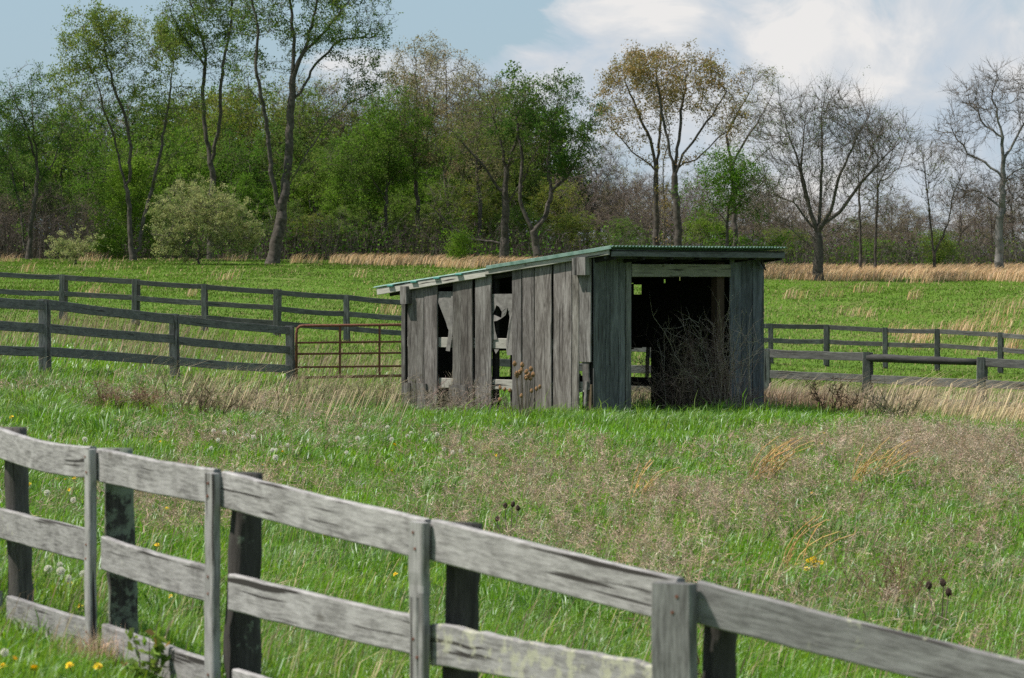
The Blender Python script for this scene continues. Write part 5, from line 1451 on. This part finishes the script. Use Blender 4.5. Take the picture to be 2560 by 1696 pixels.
WOOD = [  # kind, column, distance, height of its top row in the photograph
    ('mid', -60, 214, 330), ('dark', 20, 222, 260), ('mid', 60, 206, 300), ('tan', 120, 228, 250), ('mid', 160, 216, 230), ('dark', 205, 226, 210), ('mid', 250, 210, 330), ('tan', 225, 232, 190), ('dark', 335, 222, 175), ('tan', 300, 236, 200),
    ('bright', 300, 214, 330), ('bright', 390, 208, 320), ('mid', 420, 222, 220), ('bright', 455, 212, 300), ('yellow', 470, 228, 210), ('mid', 520, 218, 250), ('yellow', 560, 224, 170), ('yellow', 620, 220, 165), ('bright', 570, 210, 340), ('yellow', 690, 226, 200),
    ('mid', 640, 212, 300), ('bright', 610, 206, 420), ('mid', 720, 214, 290), ('bright', 790, 210, 380), ('tan', 800, 230, 170), ('tan', 850, 226, 160), ('mid', 830, 214, 330), ('tan', 760, 236, 150), ('tan', 900, 234, 170), ('bright', 860, 207, 430), ('mid', 920, 218, 290), ('bright', 1000, 215, 250),
    ('tan', 1000, 228, 140), ('tan', 1070, 232, 120), ('tan', 1150, 226, 150), ('bright', 1050, 212, 400), ('mid', 1100, 210, 440), ('mid', 1010, 208, 480), ('yellow', 1150, 214, 430), ('tan', 1220, 226, 210), ('mid', 1280, 220, 200), ('bright', 1300, 224, 190), ('yellow', 1190, 207, 480), ('yellow', 1240, 212, 420), ('yellow', 1080, 205, 520),
    ('dark', 1400, 224, 240), ('yellow', 1390, 212, 430), ('bare', 1440, 216, 400), ('bare', 1490, 224, 330), ('tan', 1520, 230, 330), ('bare', 1540, 210, 440), ('tan', 1560, 224, 400), ('bare', 1590, 214, 420), ('bare', 1640, 222, 420), ('bare', 1690, 210, 450), ('tan', 1740, 226, 400), ('bare', 1760, 214, 420),
    ('bright', 1760, 206, 520), ('bare', 1830, 222, 380), ('bare', 1880, 210, 470), ('tan', 1920, 226, 420), ('bare', 1960, 214, 460), ('bare', 2010, 224, 470), ('bare', 2100, 216, 490), ('mid', 2150, 226, 540), ('bare', 2230, 214, 470), ('tan', 2220, 226, 470), ('tan', 2270, 222, 490), ('bare', 2300, 226, 510), ('mid', 2360, 216, 570),
    ('bare', 2400, 212, 430), ('bare', 2440, 224, 460), ('bare', 2480, 214, 440), ('bare', 2530, 220, 380), ('bare', 2570, 210, 420), ('bare', 2620, 218, 400), ('bare', 2700, 212, 420), ('mid', -140, 214, 280), ('bare', 40, 204, 470), ('bare', 110, 205, 450), ('bare', 190, 206, 480), ('bare', -30, 205, 460), ('bare', 240, 207, 500),
    ('mid', 470, 206, 520), ('mid', 700, 205, 500), ('yellow', 780, 204, 520), ('mid', 880, 204, 500), ('mid', 940, 206, 540), ('mid', 1310, 206, 500), ('yellow', 1440, 206, 520), ('mid', 1560, 205, 540), ('yellow', 1960, 206, 560), ('bare', 2080, 206, 560), ('mid', 2180, 206, 590), ('bare', 2440, 206, 560), ('bare', 2260, 206, 560),
] + [('mid', 1180, 221, 230), ('mid', 1040, 222, 240), ('bright', 940, 224, 250), ('yellow', 870, 228, 220), ('mid', 760, 224, 200), ('yellow', 420, 230, 190), ('mid', 140, 228, 250), ('mid', -20, 228, 270), ('mid', 560, 232, 180), ('yellow', 1230, 230, 240)] + [('bare', u, 206 + (u % 17), t_) for u, t_ in ((2780, 380), (2850, 430), (2930, 400), (3010, 440))] + [('mid', u, 212, t_) for u, t_ in ((-220, 300), (-300, 280), (-380, 330))] + [('mid', u, 236, t_) for u, t_ in ((-80, 330), (30, 320), (130, 290), (380, 260), (480, 280), (600, 260), (720, 250), (900, 300), (960, 280), (1120, 330), (1220, 330), (1360, 300))] + [('bright', u, 232, t_) for u, t_ in ((340, 350), (540, 330), (680, 340), (780, 300), (840, 320), (1010, 350), (1090, 380))] \
    + [('bare', u, 230 + (u * 7) % 13, t_ + (u * 13) % 60) for u, t_ in ((1370, 400), (1470, 410), (1560, 440), (1650, 430), (1730, 430), (1850, 430), (1940, 450), (2040, 460), (2180, 490), (2290, 510), (2420, 490), (2510, 450), (2620, 440))] \
    + [('tan', u, 226, t_) for u, t_ in ((1430, 420), (1500, 440), (1620, 440), (1680, 470), (1820, 460), (1900, 470), (1980, 500), (2060, 510), (2140, 520), (2400, 540), (2500, 520))]
HH = {'mid': (10.6, 9.6), 'bright': (9, 7.4), 'yellow': (11,), 'dark': (11,), 'tan': (12.2, 11.2), 'bare': (9.6, 8.1, 6.5)}
for (kd, U, yy, top) in WOOD:
    i = rnd.randrange(len(KINDS[kd])); x_ = X(U, yy); zb = g(x_, yy) - .1
    want = EYE + (658 - top) / F * yy - zb
    if kd == 'bare': i = 0 if want > 6.5 else (1 if want > 4.5 else 2)
    nm, lab, grp = KLAB[kd]
    t = empty(nm, (x_, yy, zb), rnd.uniform(0, 6.28)); s = want / HH[kd][i]; t.scale = (max(s, .62) * rnd.uniform(.92, 1.12),) * 2 + (s,)
    tag(t, lab, 'tree', grp)
    link('trunk', KINDS[kd][i][0], t); link('crown', KINDS[kd][i][1], t)

# undergrowth of the wood: saplings, brambles and leaf litter too dense to count
B = PB(); n = 26000
y = R.uniform(198, 232, n); U = R.uniform(-300, 2860, n); x = X(U, y); z = G(x, y)
h = R.uniform(.5, 3.4, n) * (.5 + fbm(x * .25, y * .2, 13)) * np.interp(U, [0, 300, 900, 1300, 2560], [1.2, .9, .8, .62, .55])
b0 = np.stack([x, y, z - .05], 1); d = np.stack([R.normal(0, .22, n), R.normal(0, .22, n), np.ones(n)], 1); top = b0 + d * h[:, None]
tn = tints(np.where((R.uniform(0, 1, n) < .5)[:, None], np.array([[.07, .058, .05]]), np.array([[.125, .105, .092]])), n, .2, .04)
B.spikes(b0, top, np.full(n, .035), tn)
for k in range(4):
    q = R.uniform(.3, .95, n)[:, None]; a = b0 + (top - b0) * q; e = a + (R.normal(0, .45, (n, 3)) + np.array([0, 0, .35])) * (h * .35)[:, None]
    B.spikes(a, e, np.full(n, .022), tn)
m_ = 82000; pick = R.integers(0, n, m_); Ul = U[pick]; den = np.interp(Ul, [-300, 180, 260, 480, 900, 1150, 1300, 1700, 1900, 2100, 2400, 2860], [.12, .14, .7, .9, .9, .85, .5, .45, .5, .42, .35, .22])
kp = R.uniform(0, 1, m_) < den * (.4 + 1.1 * (fbm(x[pick] * .3, y[pick] * .2, 29) > .48)); pick = pick[kp]; m_ = len(pick)
pos = b0[pick] + (top - b0)[pick] * R.uniform(.15, 1.1, m_)[:, None] + R.normal(0, .22, (m_, 3))
ch = fbm(x[pick] * .2, y[pick] * .2, 31); cc = np.where((ch > .55)[:, None], np.array([[.075, .16, .016]]), np.where((ch > .42)[:, None], np.array([[.07, .115, .02]]), np.array([[.10, .12, .03]])))
B.kites(pos, .15 * R.uniform(.6, 1.4, m_), tints(cc, m_, .2, .07))
tag(link('undergrowth', B.mesh('undergrowth', [M['dry']])), 'twiggy brown and green undergrowth filling the foot of the wood', 'undergrowth', kind='stuff')
